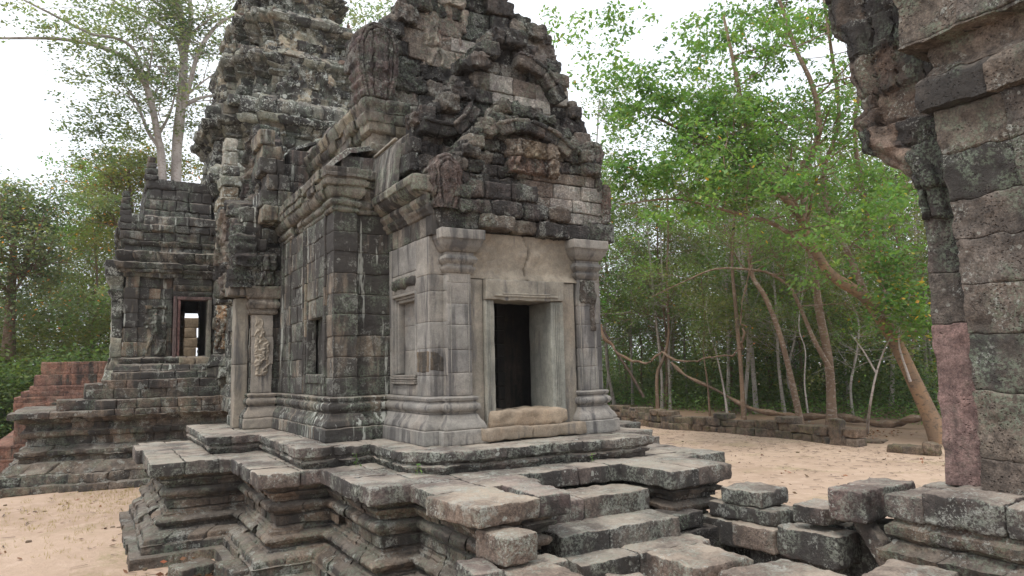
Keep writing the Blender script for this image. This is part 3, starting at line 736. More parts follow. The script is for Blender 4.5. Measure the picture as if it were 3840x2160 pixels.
# first gable
G1L = [(4.86, 5.9), (4.9, 6.45), (5.05, 6.62), (5.25, 6.98), (5.55, 7.17), (5.78, 7.55), (6.05, 7.7)]; G1R = [(7.95, 5.62), (7.95, 6.35), (7.78, 6.8), (7.5, 7.08), (7.05, 7.3), (6.75, 7.54), (6.4, 7.7)]
g1 = stacked_gable('front_gable', [(5.0, 5.62)]+G1L, G1R, 10.0, .5, .25, 21, zig=.06, nb=[(6.45, 7.85, 5.62, 6.55)])
mb = MB(); backing(mb, G1L, G1R, 10.15, .3); arc_stones(mb, [(5.75, 7.1), (6.25, 7.24), (6.8, 7.12), (7.2, 6.88)], 9.98, .12, .2, 5, 3)
mb.build('curved_frame', M_ped, g1)
mb = MB()
gable(mb, [(5.95, 6.42), (5.95, 7.08)], [(6.95, 6.42), (6.95, 7.0)], (0, 9.93), (1, 0), thick=.1, seed=21, res=.013, w1=0, w2=.01, leaf=0, band=0, rec=0, carve=.03, new=0, ch=.33, edge=.02, amp=.003, basetint=(1.5, 1.35, 1.15, .25),
      figs=[(6.15, 6.45, .6, 0), (6.48, 6.45, .5, 0), (6.78, 6.45, .52, 0)])
mb.build('dancer_relief', M_ped, g1)
# row of rough corbel stones under the tympanum
mb = MB(); x = 5.1; rg = random.Random(12)
while x < 7.0:
    w = rg.uniform(.4, .62); block(mb, (x, 9.93+rg.uniform(-.05, .03), 5.62+rg.uniform(-.02, .02)), (x+w-.01, 10.3, 5.9+rg.uniform(-.03, .05)), rg.choice(BLK), r=.07, res=.035, amp=.03); x += w
x = 4.98
while x < 6.2:
    w = rg.uniform(.38, .55); block(mb, (x, 9.94+rg.uniform(-.04, .03), 5.92), (x+w-.01, 10.3, 6.22+rg.uniform(-.03, .03)), rg.choice(BLK), r=.06, res=.035, amp=.03); x += w
mb.build('corbel_course', M_ped, hall)
def naga(org, u, s0, s1, z0, z1, seed, mat, par, bt=(1, .9, .88, .45), thick=.3):
    w = s1-s0; h = z1-z0; mb = MB()
    gable(mb, [(s0+.12*w, z0), (s0+.02*w, z0+.35*h), (s0, z0+.7*h), (s0+.15*w, z0+.92*h), (s0+.38*w, z1)], [(s1-.18*w, z0), (s1-.05*w, z0+.3*h), (s1, z0+.65*h), (s1-.12*w, z0+.9*h), (s1-.4*w, z1)],
          org, u, thick=thick, seed=seed, res=.018, w1=.06, w2=.13, leaf=.05, band=.05, rec=-.05, carve=.03, new=0, ch=9., edge=.0, basetint=bt, amp=.018)
    return mb.build('naga_finial', mat, par)
naga((0, 9.93), (1, 0), 4.5, 5.06, 5.66, 6.56, 22, M_ped, hall, (1.1, .95, .92, .5))
naga((0, 9.98), (1, 0), 7.93, 8.17, 5.7, 6.45, 23, M_ped, hall, (1.15, .9, .85, .4))
naga((0, 10.15), (1, 0), 7.68, 8.16, 6.75, 7.3, 24, M_ped, hall)
# second gable
G2L = [(4.38, 6.1), (4.4, 7.36), (4.84, 7.5), (4.96, 7.77), (5.16, 7.96), (5.4, 8.41), (5.65, 8.69), (5.95, 9.12), (6.15, 9.28)]; G2R = [(8.18, 6.1), (8.1, 7.6), (7.97, 7.92), (7.72, 8.36), (7.64, 8.6), (7.45, 8.67), (7.1, 8.89), (6.65, 9.2), (6.45, 9.28)]
g2 = stacked_gable('middle_gable', G2L, G2R, 10.62, .45, .29, 25, zig=.07, nb=[(6.0, 7.45, 7.85, 8.45), (5.15, 5.5, 7.45, 7.8)])
mb = MB(); backing(mb, G2L, G2R, 10.75, .3); arc_stones(mb, [(6.5, 8.74), (6.85, 8.68), (7.15, 8.5), (7.45, 8.1)], 10.58, .14, .22, 4, 4); arc_stones(mb, [(4.6, 7.2), (5.1, 7.15), (5.4, 7.35), (5.6, 7.65)], 10.58, .15, .2, 4, 5)
mb.build('curved_frame', M_ped, g2)
G3L = [(4.0, 8.0), (3.97, 9.3), (4.14, 9.5), (4.5, 9.56), (4.83, 9.98), (5.1, 10.4), (5.6, 11.0), (6.0, 11.5)]; G3R = [(8.6, 8.0), (8.54, 9.1), (8.44, 9.75), (8.25, 10.0), (7.85, 10.4), (7.43, 10.5), (7.2, 10.7), (6.6, 11.5)]
g3 = stacked_gable('upper_gable', G3L, G3R, 12.0, .6, .37, 27, nb=[(5.1, 6.5, 8.9, 10.2)], frame=.7, zig=.09)
mb = MB(); backing(mb, G3L, G3R, 12.1, .4)
mb.build('curved_frame', M_ped, g3)
mb = MB()
gable(mb, [(5.3, 9.0), (5.3, 10.6)], [(6.1, 9.0), (6.3, 10.6)], (0, 12.03), (1, 0), thick=.1, seed=28, res=.018, w1=0, w2=.01, leaf=0, band=0, rec=0, carve=.0, new=0, ch=.5, edge=.05, amp=.004, basetint=(1.9, 1.8, 1.65, .0), figs=[(5.6, 9.05, .8, 0), (5.85, 9.75, .85, 0)])
mb.build('dancer_relief', M_ped, g3)
naga((0, 11.86), (1, 0), 3.9, 4.75, 8.05, 9.55, 29, M_ped, g3, (.95, .82, .84, .6), thick=.4)
# wall between the gables
BIG = [(1.35, 1.3, 1.2, .25), (1.0, .98, .95, .5), (1.2, 1.12, 1.0, .4), (.9, .85, .85, .6)]
mb = MB()
cpf = [(6.1, .12), (6.3, .14), (6.34, .02), (7.05, 0), (7.1, .05), (7.25, .08), (7.3, .02), (7.45, .03), (7.5, .12), (7.62, .14), (7.66, .2), (7.8, .26), (7.84, .22), (7.98, .3), (8.06, .3)]
sweep(mb, [(4.3, 17.5), (4.3, 12.08), (8.25, 12.08), (8.25, 17.5)], cpf, [6.1, 6.55, 7.08, 7.46, 7.64, 7.82, 8.05], seed=71, blen=.5, res=.05, r=.025, jit=.035, amp=.022, ruin=.08, pal=BIG, inset=.2)
shell(mb, [(4.3, 17.5), (4.3, 12.08), (8.25, 12.08), (8.25, 17.5)], cpf, 6.1, 8.05, inset=.12)
mb.build('clerestory', M_hall, hall)
# roofs
mb = MB()
vault(mb, [(4.22, 6.2), (4.24, 6.6), (4.3, 6.95), (4.42, 7.08), (5.3, 7.7), (6.26, 8.1)], 10.9, 12.1, 81, n_c=4, blen=2, jit=.004)
vault(mb, [(6.26, 8.1), (7.2, 7.7), (7.75, 7.2), (8.05, 6.8), (8.2, 6.15)], 10.9, 12.1, 82, n_c=5)
mb.build('porch_roof', M_hall, hall)
mb = MB()
vault(mb, [(4.12, 8.03), (4.2, 8.3), (4.5, 8.55), (5.0, 8.8), (5.6, 8.95), (6.26, 9.0)], 12.5, 17.6, 83, n_c=6, blen=.6, res=.08, jit=.04, amp=.03, pal=[(.95, .85, .85, .5)])
vault(mb, [(6.26, 9.0), (7.0, 8.9), (7.7, 8.7), (8.2, 8.4), (8.5, 8.05)], 12.5, 17.6, 84, n_c=7, blen=.7, res=.12)
mb.build('main_roof', M_hall, hall)
mb = MB()
block(mb, (4.27, 10.95, 7.0), (4.33, 12.0, 7.04), (1.25, 1.2, 1.1, .1), r=.012, res=.08, amp=.006, tilt=(-.04, 0))
mb.build('roof_edge_strip', M_clean, hall)
# ------------------------------------------------ nave walls, left side
DK = [(.9, .88, .85, .75), (1.1, 1.05, 1.0, .5), (.75, .73, .7, .9), (1.2, 1.12, 1.02, .35)]
kd = dict(pal=DK, r=.018, res=.06, jit=.012, amp=.012)
npath = [(2.9, 17.6), (2.9, 16.05), (3.51, 16.05), (3.51, 11.9), (3.94, 11.9), (3.94, 12.0), (4.6, 12.0)]
mb = MB(); sweep(mb, npath, bprof, [1.935, 2.165, 2.4, 2.68], seed=91, blen=.55, **kd)
shell(mb, npath, bprof, 1.93, 2.7, .08); mb.build('nave_base', M_dark, hall)
mb = MB()
cs = [2.68, 3.0, 3.35, 3.72, 4.1, 4.46, 4.82, 5.2, 5.55, 5.9]
sweep(mb, [(3.51, 12.45), (3.51, 11.9), (3.94, 11.9), (3.94, 12.0), (4.6, 12.0)], flat, cs, seed=92, blen=.6, **kd)
sweep(mb, [(2.9, 17.6), (2.9, 16.05), (3.51, 16.05), (3.51, 13.6)], flat, cs, seed=93, blen=.65, **kd)
sweep(mb, [(3.51, 13.6), (3.51, 12.45)], flat, [4.1, 4.46, 4.82, 5.2, 5.55, 5.9], seed=94, blen=.5, **kd)
sweep(mb, [(3.51, 13.6), (3.51, 12.45)], flat, [2.68, 2.95], seed=95, blen=.5, **kd)
sweep(mb, [(3.75, 13.6), (3.75, 12.45)], flat, [2.95, 3.3, 3.7, 4.1], seed=96, blen=.5, **kd)
block(mb, (3.47, 12.45, 2.9), (3.7, 13.6, 3.06), (.8, .78, .75, .7), r=.02, res=.06, amp=.01)
block(mb, (3.49, 12.45, 3.04), (3.66, 12.52, 4.1), (.9, .9, .9, .6), r=.01, res=.1, amp=.005)
block(mb, (3.49, 13.53, 3.04), (3.66, 13.6, 4.1), (.9, .9, .9, .6), r=.01, res=.1, amp=.005)
for (ya, yb_) in ((13.66, 13.74), (13.82, 13.87), (12.32, 12.4), (14.9, 15.0), (15.6, 15.75)):
    z_ = 2.7
    while z_ < 5.8: h_ = rg.uniform(.28, .4); block(mb, (3.475, ya, z_), (3.6, yb_, min(z_+h_-.005, 5.9)), rg.choice(DK), r=.01, res=.06, amp=.008); z_ += h_
shell(mb, [(2.9, 17.6), (2.9, 16.05), (3.51, 16.05), (3.51, 11.9), (3.94, 11.9), (3.94, 12.0), (4.6, 12.0)], flat, 2.6, 6, .2)
mb.build('nave_wall', M_dark, hall)
mb = MB()
npf = [(5.9, 0), (5.93, .03), (5.96, .03), (5.97, .0), (6.0, .0), (6.02, .05), (6.07, .07), (6.11, .05), (6.12, .02), (6.15, .02), (6.17, .08), (6.24, .13), (6.3, .15), (6.31, .12), (6.34, .12), (6.36, .17), (6.45, .19), (6.46, .15), (6.49, .15), (6.5, .19), (6.55, .2), (6.56, .17), (6.59, .18), (6.66, .2)]
npath2 = [(3.51, 16.0), (3.51, 11.9), (3.94, 11.9), (3.94, 12.0), (4.4, 12.0)]
GRN = [(1.1, 1.1, 1.05, .5), (.9, .9, .9, .7), (1.2, 1.18, 1.1, .4)]
sweep(mb, npath2, npf, [5.9, 6.16, 6.35, 6.5, 6.66], seed=97, blen=.38, res=.035, r=.012, jit=.03, amp=.016, ruin=.1, pal=GRN, inset=.2)
shell(mb, npath2, npf, 5.9, 6.66, .1); pave(mb, 3.38, 4.35, 11.78, 12.1, 6.5, 6.655, 98, .5, .5, pal=GRN)
block(mb, (3.7, 12.08, 6.6), (4.32, 12.4, 7.0), (.9, .8, .82, .6), r=.03, res=.05, amp=.02)
mb.build('nave_cornice', M_hall, hall)
mb = MB()
vault(mb, [(3.38, 6.62), (3.5, 6.85), (3.8, 7.1), (4.35, 7.25)], 12.0, 16.1, 85, n_c=3, pal=[(.95, .85, .9, .55)])
mb.build('aisle_roof', M_slab, hall)
# stepped roof front above the side doorway
mb = MB()
for (x0, x1, z0, z1) in ((3.0, 3.58, 6.36, 6.7), (2.96, 3.62, 6.7, 7.05), (3.05, 3.56, 7.05, 7.4), (2.92, 3.45, 7.4, 7.75), (2.98, 3.4, 7.75, 8.05), (2.9, 3.25, 8.05, 8.4)):
    x = x0
    while x < x1-.05:
        w = min(rg.uniform(.25, .4), x1-x); w = x1-x if x1-x-w < .12 else w; block(mb, (x, 15.35+rg.uniform(-.05, .05), z0), (x+w-.005, 16.3, z1), rg.choice(DK+GRN), r=.035, res=.04, amp=.022); x += w
for (x0, x1, z0, z1) in ((3.2, 4.2, 7.0, 7.45), (3.45, 4.3, 7.45, 7.85), (3.7, 4.4, 7.85, 8.2)):
    x = x0
    while x < x1-.05:
        w = min(rg.uniform(.3, .5), x1-x); block(mb, (x, 16.0, z0), (x+w-.005, 16.6, z1), (1, .85, .88, .5), r=.03, res=.06, amp=.015); x += w
mb.build('side_roof_front', M_dark, hall)
# side doorway on the left flank
mb = MB(); block(mb, (2.6, 16.12, 1.95), (2.88, 16.5, 3.3), (1.05, .98, .88, .4), r=.02, res=.06, amp=.008); block(mb, (2.6, 16.12, 3.305), (2.88, 16.5, 4.75), (1.0, .95, .85, .5), r=.02, res=.06, amp=.01)
mb.build('side_door_jamb', M_clean, hall)
mb = MB()
sweep(mb, [(2.93, 16.1), (2.93, 15.95), (3.36, 15.95), (3.36, 16.1)], bprof, [1.935, 2.165, 2.4, 2.68], seed=101, blen=2, pal=[(1.25, 1.1, .95, .25)], r=.02, res=.04, amp=.01)
sweep(mb, [(2.93, 16.1), (2.93, 15.95), (3.36, 15.95), (3.36, 16.1)], flat, [2.68, 3.3, 3.9, 4.38], seed=102, blen=2, pal=[(1.2, 1.1, 1.0, .25)], r=.015, res=.05, amp=.008)
sp = mb.build('side_pilaster', M_clean, hall)
mb = MB(); gable(mb, [(3.0, 3.05), (2.97, 3.3), (2.96, 4.36)], [(3.24, 3.05), (3.32, 3.3), (3.32, 3.75), (3.22, 3.9), (3.16, 4.36)], (0, 15.94), (1, 0), thick=.05, seed=103, res=.016, w1=.0, w2=.01, leaf=0, band=0, rec=0, carve=.022, new=0, ch=9, edge=0, basetint=(1.15, 1.05, .92, .3), amp=.002, cf=3.2)
mb.build('carved_vine_panel', M_clean, sp)
mb = MB()
sweep(mb, [(2.9, 16.15), (2.9, 15.95), (3.4, 15.95), (3.4, 16.15)], [(4.38, 0), (4.4, .04), (4.46, .05), (4.47, .02), (4.52, .06), (4.62, .09), (4.7, .04), (4.74, .08), (4.8, .1), (5.0, .15)], [4.38, 4.5, 4.72, 5.0], seed=104, blen=2, pal=[(1.1, 1.0, .9, .4)], r=.02, res=.03, amp=.014)
block(mb, (2.42, 15.88, 4.78), (3.45, 16.4, 5.0), (1, .95, .9, .5), r=.03, res=.05, amp=.015)
mb.build('capital', M_hall, sp)
# side gable seen edge on, with its carved centaur-like panel stones
mb = MB()
gable(mb, [(-18.5, 4.95), (-18.6, 5.6), (-18.3, 6.3), (-17.6, 6.9), (-17.2, 7.1)], [(-15.75, 4.95), (-15.7, 5.6), (-15.85, 6.3), (-16.2, 6.85), (-16.9, 7.1)], (2.55, 0), (0, -1), thick=.4, seed=105, res=.035, new=0, ch=.36, edge=.06, amp=.03)
mb.build('side_gable', M_ped, hall)
mb = MB()
gable(mb, [(-18.3, 6.9), (-18.2, 7.5), (-17.7, 8.2), (-17.2, 8.8)], [(-15.85, 6.9), (-15.85, 7.6), (-16.0, 8.3), (-16.4, 8.8)], (3.08, 0), (0, -1), thick=.45, seed=106, res=.035, new=0, ch=.4, edge=.06, amp=.03)
mb.build('side_gable', M_ped, hall)
mb = MB()
for (x0, x1, z0, z1, t) in ((2.68, 3.1, 5.0, 5.38, 0), (3.1, 3.55, 5.0, 5.38, 1), (2.66, 3.05, 5.38, 5.75, 2), (3.05, 3.4, 5.38, 5.75, 0), (2.62, 3.2, 5.76, 6.05, 2), (2.66, 3.1, 6.05, 6.4, 1), (2.62, 3.0, 6.4, 6.75, 0)):
    block(mb, (x0, 15.88-rg.uniform(0, .05), z0), (x1-.006, 16.3, z1-.005), (DK+GRN)[t], r=.035, res=.04, amp=.028)
mb.build('side_gable_stones', M_dark, hall)
mb = MB(); gable(mb, [(2.95, 5.02), (2.93, 5.72)], [(3.4, 5.02), (3.42, 5.72)], (0, 15.84), (1, 0), thick=.1, seed=107, res=.015, w1=0, w2=.01, leaf=0, band=0, rec=0, carve=.01, new=0, ch=.36, edge=0, amp=.004, figs=[(3.17, 5.06, .62, 0)], basetint=(1.1, 1.05, 1, .45))
mb.build('dancer_relief', M_dark, hall)
# right flank and interior
mb = MB()
sweep(mb, [(7.97, 12.0), (9.0, 12.0), (9.0, 17.6)], flat, [1.94, 2.4, 3, 3.6, 4.2, 4.8, 5.4, 6, 6.6, 7.1], seed=110, blen=.8, res=.2, pal=DK)
mb.build('right_wall', M_dark, hall)
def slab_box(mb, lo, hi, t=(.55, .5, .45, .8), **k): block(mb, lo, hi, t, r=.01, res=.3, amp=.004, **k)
mb = MB()
slab_box(mb, (4.75, 10.3, 1.8), (5.0, 12.0, 5.3)); slab_box(mb, (7.55, 10.3, 1.8), (7.8, 12.0, 5.3)); slab_box(mb, (4.8, 10.3, 5.3), (7.8, 12.3, 5.5))
slab_box(mb, (4.6, 12.0, 1.8), (5.6, 12.35, 5.4)); slab_box(mb, (6.9, 12.0, 1.8), (8.0, 12.35, 5.4)); slab_box(mb, (5.5, 12.02, 4.3), (7.0, 12.35, 5.4))
slab_box(mb, (3.9, 12.3, 1.8), (4.1, 17.6, 6.4)); slab_box(mb, (8.4, 12.3, 1.8), (8.6, 17.6, 6.4)); slab_box(mb, (3.9, 12.3, 6.3), (8.6, 17.6, 6.45)); slab_box(mb, (3.9, 17.4, 1.8), (8.6, 17.7, 6.4))
for x in (5.6, 6.75):
    for i in range(9): slab_box(mb, (x-.02*(i % 2), 11.9-.02*(i % 2), 1.95+i*.27), (x+.15, 12.1, 1.95+i*.27+.26))
slab_box(mb, (4.8, 10.2, 1.85), (7.7, 17.5, 2.12))
mb.build('inner_chamber', M_inner, hall)

# ============================================================ tower and its side porch
tower = thing('temple_tower', 'tall crumbling blackened stone temple tower with lichen spots rising behind the hall', 'tower', (XC, 27, 2.2))
TP = [(1, 1, 1, .5), (1.25, 1.25, 1.18, .3), (.75, .75, .75, .8), (1.29, 1.1, .92, .25), (1.0, 1.04, 1.0, .5), (1.5, 1.5, 1.4, .1)]
def redent(c, h, s):
    a = [(-h, -h*.5), (-h*.87, -h*.5), (-h*.87, -h*.7), (-h*.7, -h*.7), (-h*.7, -h*.87), (-h*.5, -h*.87), (-h*.5, -h)]
    full = []
    for k in range(4):
        for x, y in a:
            for _ in range(k): x, y = -y, x
            full.append((c[0]+x, c[1]+y))
    # each quarter turn: left-front, front-right, ...
    return full
tc = (XC, 27.0)
tiers = [(3.0, 2.95, 11.3, 12.6), (12.6, 2.5, 13.7, 14.6), (14.6, 2.05, 15.4, 16.3), (16.3, 1.6, 17.0, 17.8), (17.8, 1.15, 18.4, 19.2), (19.2, .7, 19.8, 20.6)]
for i, (z0, h, zc, z1) in enumerate(tiers):
    mb = MB(); pth = redent(tc, h, 0)
    if i == 0:
        pr = [(3.0, .3), (3.3, .28), (3.5, .12), (3.7, .1), (3.8, .0), (10.6, 0)]
    else: pr = [(z0, .12), (z0+.2, .1), (z0+.3, 0), (zc-.2, 0)]
    pr += [(zc-.15, .0), (zc-.05, .12), (zc+.05, .05), (zc+.2, .2), (zc+.35, .34), (zc+.5, .38), (zc+.56, .2), (z1-.3, .22), (z1-.12, .05), (z1, -.1)]
    cs = [z0]; rr_ = random.Random(i+50)
    while cs[-1] < z1-.35: cs.append(cs[-1]+rr_.uniform(.26, .42))
    cs.append(z1)
    if i == 0: cs = [3.0, 3.3, 3.7, 4.1, 4.5]+[c for c in np.arange(4.9, 12.3, .37)]+[12.6]
    sweep(mb, pth, pr, cs, seed=200+i, closed=True, blen=.5, res=.11, r=.06, jit=.07, amp=.06, pal=TP, ruin=.12, inset=.3, var=.22)
    shell(mb, pth, pr, z0, z1, inset=.2, closed=True)
    pave(mb, tc[0]-h*.9, tc[0]+h*.9, tc[1]-h*.9, tc[1]+h*.9, z1-.4, z1-.06, 300+i, .9, .9, r=.05, res=.3)
    tb = mb.build('tower_tier', M_tower, tower, sharp=60)
    # antefixes standing on the cornice corners
    nx_h = tiers[i+1][1] if i < 5 else .4
    for (x, y) in pth[::1]:
        dx, dy = x-tc[0], y-tc[1]
        if dy > .3*h: continue
        if rr_.random() < .35: continue
        s = rr_.uniform(.5, 1.0)*(.9 if i < 2 else .7); mbx = MB(); bx, by = tc[0]+dx*1.02, tc[1]+dy*1.02
        for (w, a, b) in ((.3, -.12, .12), (.25, .12, .32), (.2, .32, .5), (.13, .5, .68), (.06, .68, .82)):
            if rr_.random() < .15: break
            block(mbx, (bx-w*s*.8, by-w*s*.8, z1-.2+a*s), (bx+w*s*.8, by+w*s*.8, z1-.2+b*s), rr_.choice(TP+[(1.1, .8, .75, .3)]), r=.04, res=.12, amp=.03)
        if mbx.n: mbx.build('antefix', M_tower, tb)
    # niches / false gables in front of each storey
    if 0 < i < 4:
        w = h*.42
        for (org, u) in (((tc[0], tc[1]-h-.18), (1, 0)), ((tc[0]-h-.18, tc[1]), (0, -1))):
            mbx = MB(); gable(mbx, [(-w, z0-.1), (-w*1.1, z0+.5), (-w*.6, z1-.6), (-.1, z1-.3)], [(w, z0-.1), (w*1.1, z0+.5), (w*.6, z1-.6), (.1, z1-.3)], org, u, thick=.5, seed=330+i, res=.06, new=.1, ch=.33, edge=.07, amp=.05, basetint=(1.1, 1.05, 1, .4))
            mbx.build('false_gable', M_tower, tb)
# projecting carved corner and devata panels beside the side porch
mb = MB()
sweep(mb, [(3.3, 25.5), (3.3, 24.3), (3.62, 24.3), (3.62, 23.9), (4.6, 23.9)], [(3.0, .25), (3.4, .2), (3.7, .05), (3.8, 0), (8.6, 0), (8.7, .1), (8.9, .05), (9.2, .2), (9.5, .3), (9.8, .3), (10, .1)], [3, 3.35, 3.75]+[4.15+.4*q for q in range(11)]+[8.6, 8.95, 9.3, 9.65, 10.0], seed=220, blen=.6, res=.1, r=.05, jit=.05, amp=.04, pal=TP, ruin=.06, inset=.3)
mb.build('tower_corner', M_tower, tower)
mb = MB()
gable(mb, [(3.34, 3.9), (3.34, 6.9)], [(3.9, 3.9), (3.9, 6.9)], (0, 24.22), (1, 0), thick=.15, seed=221, res=.03, w1=0, w2=.01, leaf=0, band=0, rec=0, carve=.05, new=0, ch=.6, edge=0, amp=.01, figs=[(3.6, 4.0, 1.35, 0)], basetint=(1.7, 1.25, .85, .1))
mb.build('goddess_relief', M_tower, tower)
# side porch (left of the tower)
mb = MB()
pw_ = [(.75, 29.3), (.75, 24.6), (3.4, 24.6)]
pb = [(2.98, .3), (3.2, .3), (3.3, .2), (3.42, .16), (3.5, .05), (3.56, .1), (3.64, .1), (3.68, 0), (7, 0)]
sweep(mb, pw_, pb, [2.98, 3.25, 3.48, 3.7], seed=230, blen=.6, res=.09, r=.03, jit=.03, amp=.02, pal=DK, ruin=.05)
mb.build('porch_base', M_dark, tower)
kp = dict(res=.09, r=.03, jit=.03, amp=.02, pal=[(1.2, 1.1, .95, .3), (.9, .88, .85, .65), (1.3, 1.1, .85, .25), (.8, .78, .76, .8)], inset=.15)
mb = MB()
sweep(mb, [(.75, 29.3), (.75, 24.6), (1.12, 24.6), (1.12, 24.68), (2.1, 24.68)], [(3, 0), (7, 0)], [3.7, 4.15, 4.6, 5.05, 5.5, 5.85, 6.2], seed=231, blen=.45, **kp)
sweep(mb, [(3.25, 24.68), (3.5, 24.68)], [(3, 0), (7, 0)], [3.7, 4.15, 4.6, 5.05, 5.5, 5.85, 6.2], seed=232, blen=.45, **kp)
sweep(mb, [(2.1, 24.68), (3.25, 24.68)], [(3, 0), (5.6, .02), (5.7, .08), (5.8, .03), (5.9, .1), (6.2, .12)], [5.55, 5.78, 5.98, 6.2], seed=233, blen=1.2, **kp)
mb.build('porch_wall', M_dark, tower)
mb = MB()      # rear wall with its opening, and side shells
slab_box(mb, (.95, 28.6, 3.0), (2.55, 28.9, 6.3)); slab_box(mb, (3.35, 28.6, 3.0), (4.2, 28.9, 6.3)); slab_box(mb, (2.5, 28.6, 5.4), (3.4, 28.9, 6.3)); slab_box(mb, (2.5, 28.6, 3.0), (3.4, 28.9, 3.6))
mb.build('rear_wall', M_inner, tower); mb = MB()
for q in range(8): block(mb, (2.2, 31, 2.2+q*.4), (3.55+.12*(q % 2), 31.6, 2.59+q*.4), (1.7, 1.5, 1.2, .1), r=.03, res=.12, amp=.02)
slab_box(mb, (3.2, 24.9, 3.0), (3.4, 27.2, 6.3)); slab_box(mb, (.9, 24.9, 6.15), (3.5, 28.8, 6.3)); slab_box(mb, (.9, 24.9, 2.9), (3.4, 28.8, 3.2))
for q in range(7): block(mb, (2.5+.05*(q % 2), 28.3, 3.4+q*.29), (2.82, 28.6, 3.68+q*.29), (1.6, 1.35, 1.05, .1), r=.03, res=.1, amp=.02)
mb.build('porch_interior', M_inner, tower)
mb = MB()
def rb(lo, hi, t=(1, 1, 1, .4)): block(mb, lo, hi, t, r=.015, res=.15, amp=.006)
rb((2.12, 24.55, 3.66), (2.22, 25.0, 5.6), (.75, .75, .78, .6)); rb((2.24, 24.6, 3.66), (2.32, 25.0, 5.52), (.95, .82, .82, .4)); rb((2.2, 24.57, 5.5), (3.24, 25.0, 5.6), (.8, .78, .8, .5))
mb.build('window_frame', M_red, tower); mb = MB(); rb((3.12, 24.55, 3.66), (3.24, 25.0, 5.5), (1, 1, .95, .3))
mb.build('window_frame', M_hall, tower)
mb = MB(); block(mb, (2.3, 24.45, 3.4), (2.75, 24.9, 3.66), (1.3, 1.15, .95, .2), r=.04, res=.07, amp=.03); block(mb, (2.78, 24.48, 3.42), (3.2, 24.9, 3.66), (1.2, 1.1, .95, .3), r=.04, res=.07, amp=.03)
mb.build('window_sill', M_hall, tower)
mb = MB()      # male guardian carved left of the opening
gable(mb, [(1.3, 3.75), (1.3, 5.3)], [(1.95, 3.75), (1.95, 5.3)], (0, 24.66), (1, 0), thick=.05, seed=236, res=.03, w1=0, w2=.01, leaf=0, band=0, rec=0, carve=.03, new=0, ch=.45, edge=0, amp=.006, figs=[(1.62, 3.85, 1.2, 0)], basetint=(1.1, 1, .9, .45))
mb.build('guardian_relief', M_dark, tower)
mb = MB()
cpp = [(6.18, .1), (6.3, .12), (6.34, .22), (6.5, .28), (6.6, .32), (6.66, .2), (6.8, .3), (6.95, .34), (7.02, .15), (7.15, .1), (7.2, .2), (7.3, .24), (7.36, .18), (7.6, .2), (7.65, .27), (7.8, .28), (8.1, .26), (8.2, .2)]
sweep(mb, [(.78, 29.3), (.78, 24.62), (3.5, 24.62)], cpp, [6.18, 6.42, 6.64, 7.0, 7.33, 7.6, 7.85, 8.15], seed=240, blen=.5, res=.09, r=.04, jit=.05, amp=.035, pal=DK+GRN, ruin=.06, inset=.3)
shell(mb, [(.78, 29.3), (.78, 24.62), (3.5, 24.62)], cpp, 6.18, 8.1, .15)
sweep(mb, [(1.22, 28.5), (1.22, 24.8), (3.2, 24.8)], [(8.0, .05), (8.6, .0), (9.2, -.03), (9.55, -.05), (9.8, -.08)], [8.05, 8.4, 8.75, 9.1, 9.45], seed=241, blen=.5, res=.09, r=.05, jit=.04, amp=.03, pal=[(.9, .82, .84, .6), (.8, .75, .78, .7)], inset=.3)
pave(mb, .8, 3.4, 24.7, 29.2, 7.9, 8.12, 242, .6, .6, pal=DK); pave(mb, 1.25, 3.4, 24.85, 28.5, 9.2, 9.44, 243, .6, .6, pal=DK)
pr_ = mb.build('porch_roof', M_dark, tower)
for (x, y, z, w, h) in ((.68, 24.55, 8.05, .16, .8), (1.38, 24.95, 9.38, .19, .75)):
    mb = MB(); 
    for q in range(4): block(mb, (x-w*(1-.12*q), y-w, z+h*q/4), (x+w*(1-.15*q), y+w*.9, z+h*(q+1)/4), rg.choice(DK), r=.05, res=.08, amp=.03)
    mb.build('roof_finial', M_dark, pr_)
mb = MB()   # left pilaster and its capital
sweep(mb, [(.42, 26), (.42, 24.9), (.72, 24.9)], [(2.98, .2), (3.3, .1), (3.6, 0), (5.6, 0), (5.75, .1), (5.9, .06), (6.2, .22), (6.7, .25)], [2.98, 3.3, 3.7, 4.3, 4.9, 5.4, 5.8, 6.2, 6.7], seed=245, blen=.6, res=.09, r=.03, jit=.03, amp=.025, pal=TP, inset=.2)
mb.build('pilaster', M_tower, tower)
# lichen-white pinnacle on the vestibule
mb = MB()
zs_ = [5.0, 5.5, 6.0, 6.5, 6.9, 7.3, 7.6, 7.9, 8.2, 8.5, 8.8, 9.2, 9.6]; xw = [.55, .5, .52, .5, .45, .55, .6, .42, .5, .45, .36, .34, .24]
for q in range(12): block(mb, (3.05-xw[q]*.5, 20.2-xw[q]*.5, zs_[q]), (3.05+xw[q]*.5, 20.2+xw[q], zs_[q+1]-.01), (1.9, 1.75, 1.7, .0) if q > 9 else rg.choice(TP), r=.05, res=.08, amp=.04)
mb.build('pinnacle', M_tower, tower)
mb = MB()   # vestibule between hall and tower
sweep(mb, [(3.6, 24), (3.6, 18.4), (4.2, 17.9)], [(2, .2), (2.6, .1), (2.8, 0), (7.0, 0), (7.2, .2), (7.6, .3), (7.9, .1), (8.2, .3), (8.5, .1)], [2.]+[2.4+.4*q for q in range(15)]+[8.45], seed=246, blen=.6, res=.1, r=.04, jit=.04, amp=.03, pal=TP, ruin=.05, inset=.3)
vault(mb, [(3.7, 8.4), (4.0, 8.7), (4.6, 9.0), (5.4, 9.3), (6.26, 9.5)], 17.6, 24.1, 247, n_c=7, blen=.7, res=.15, jit=.04, amp=.04, pal=TP)
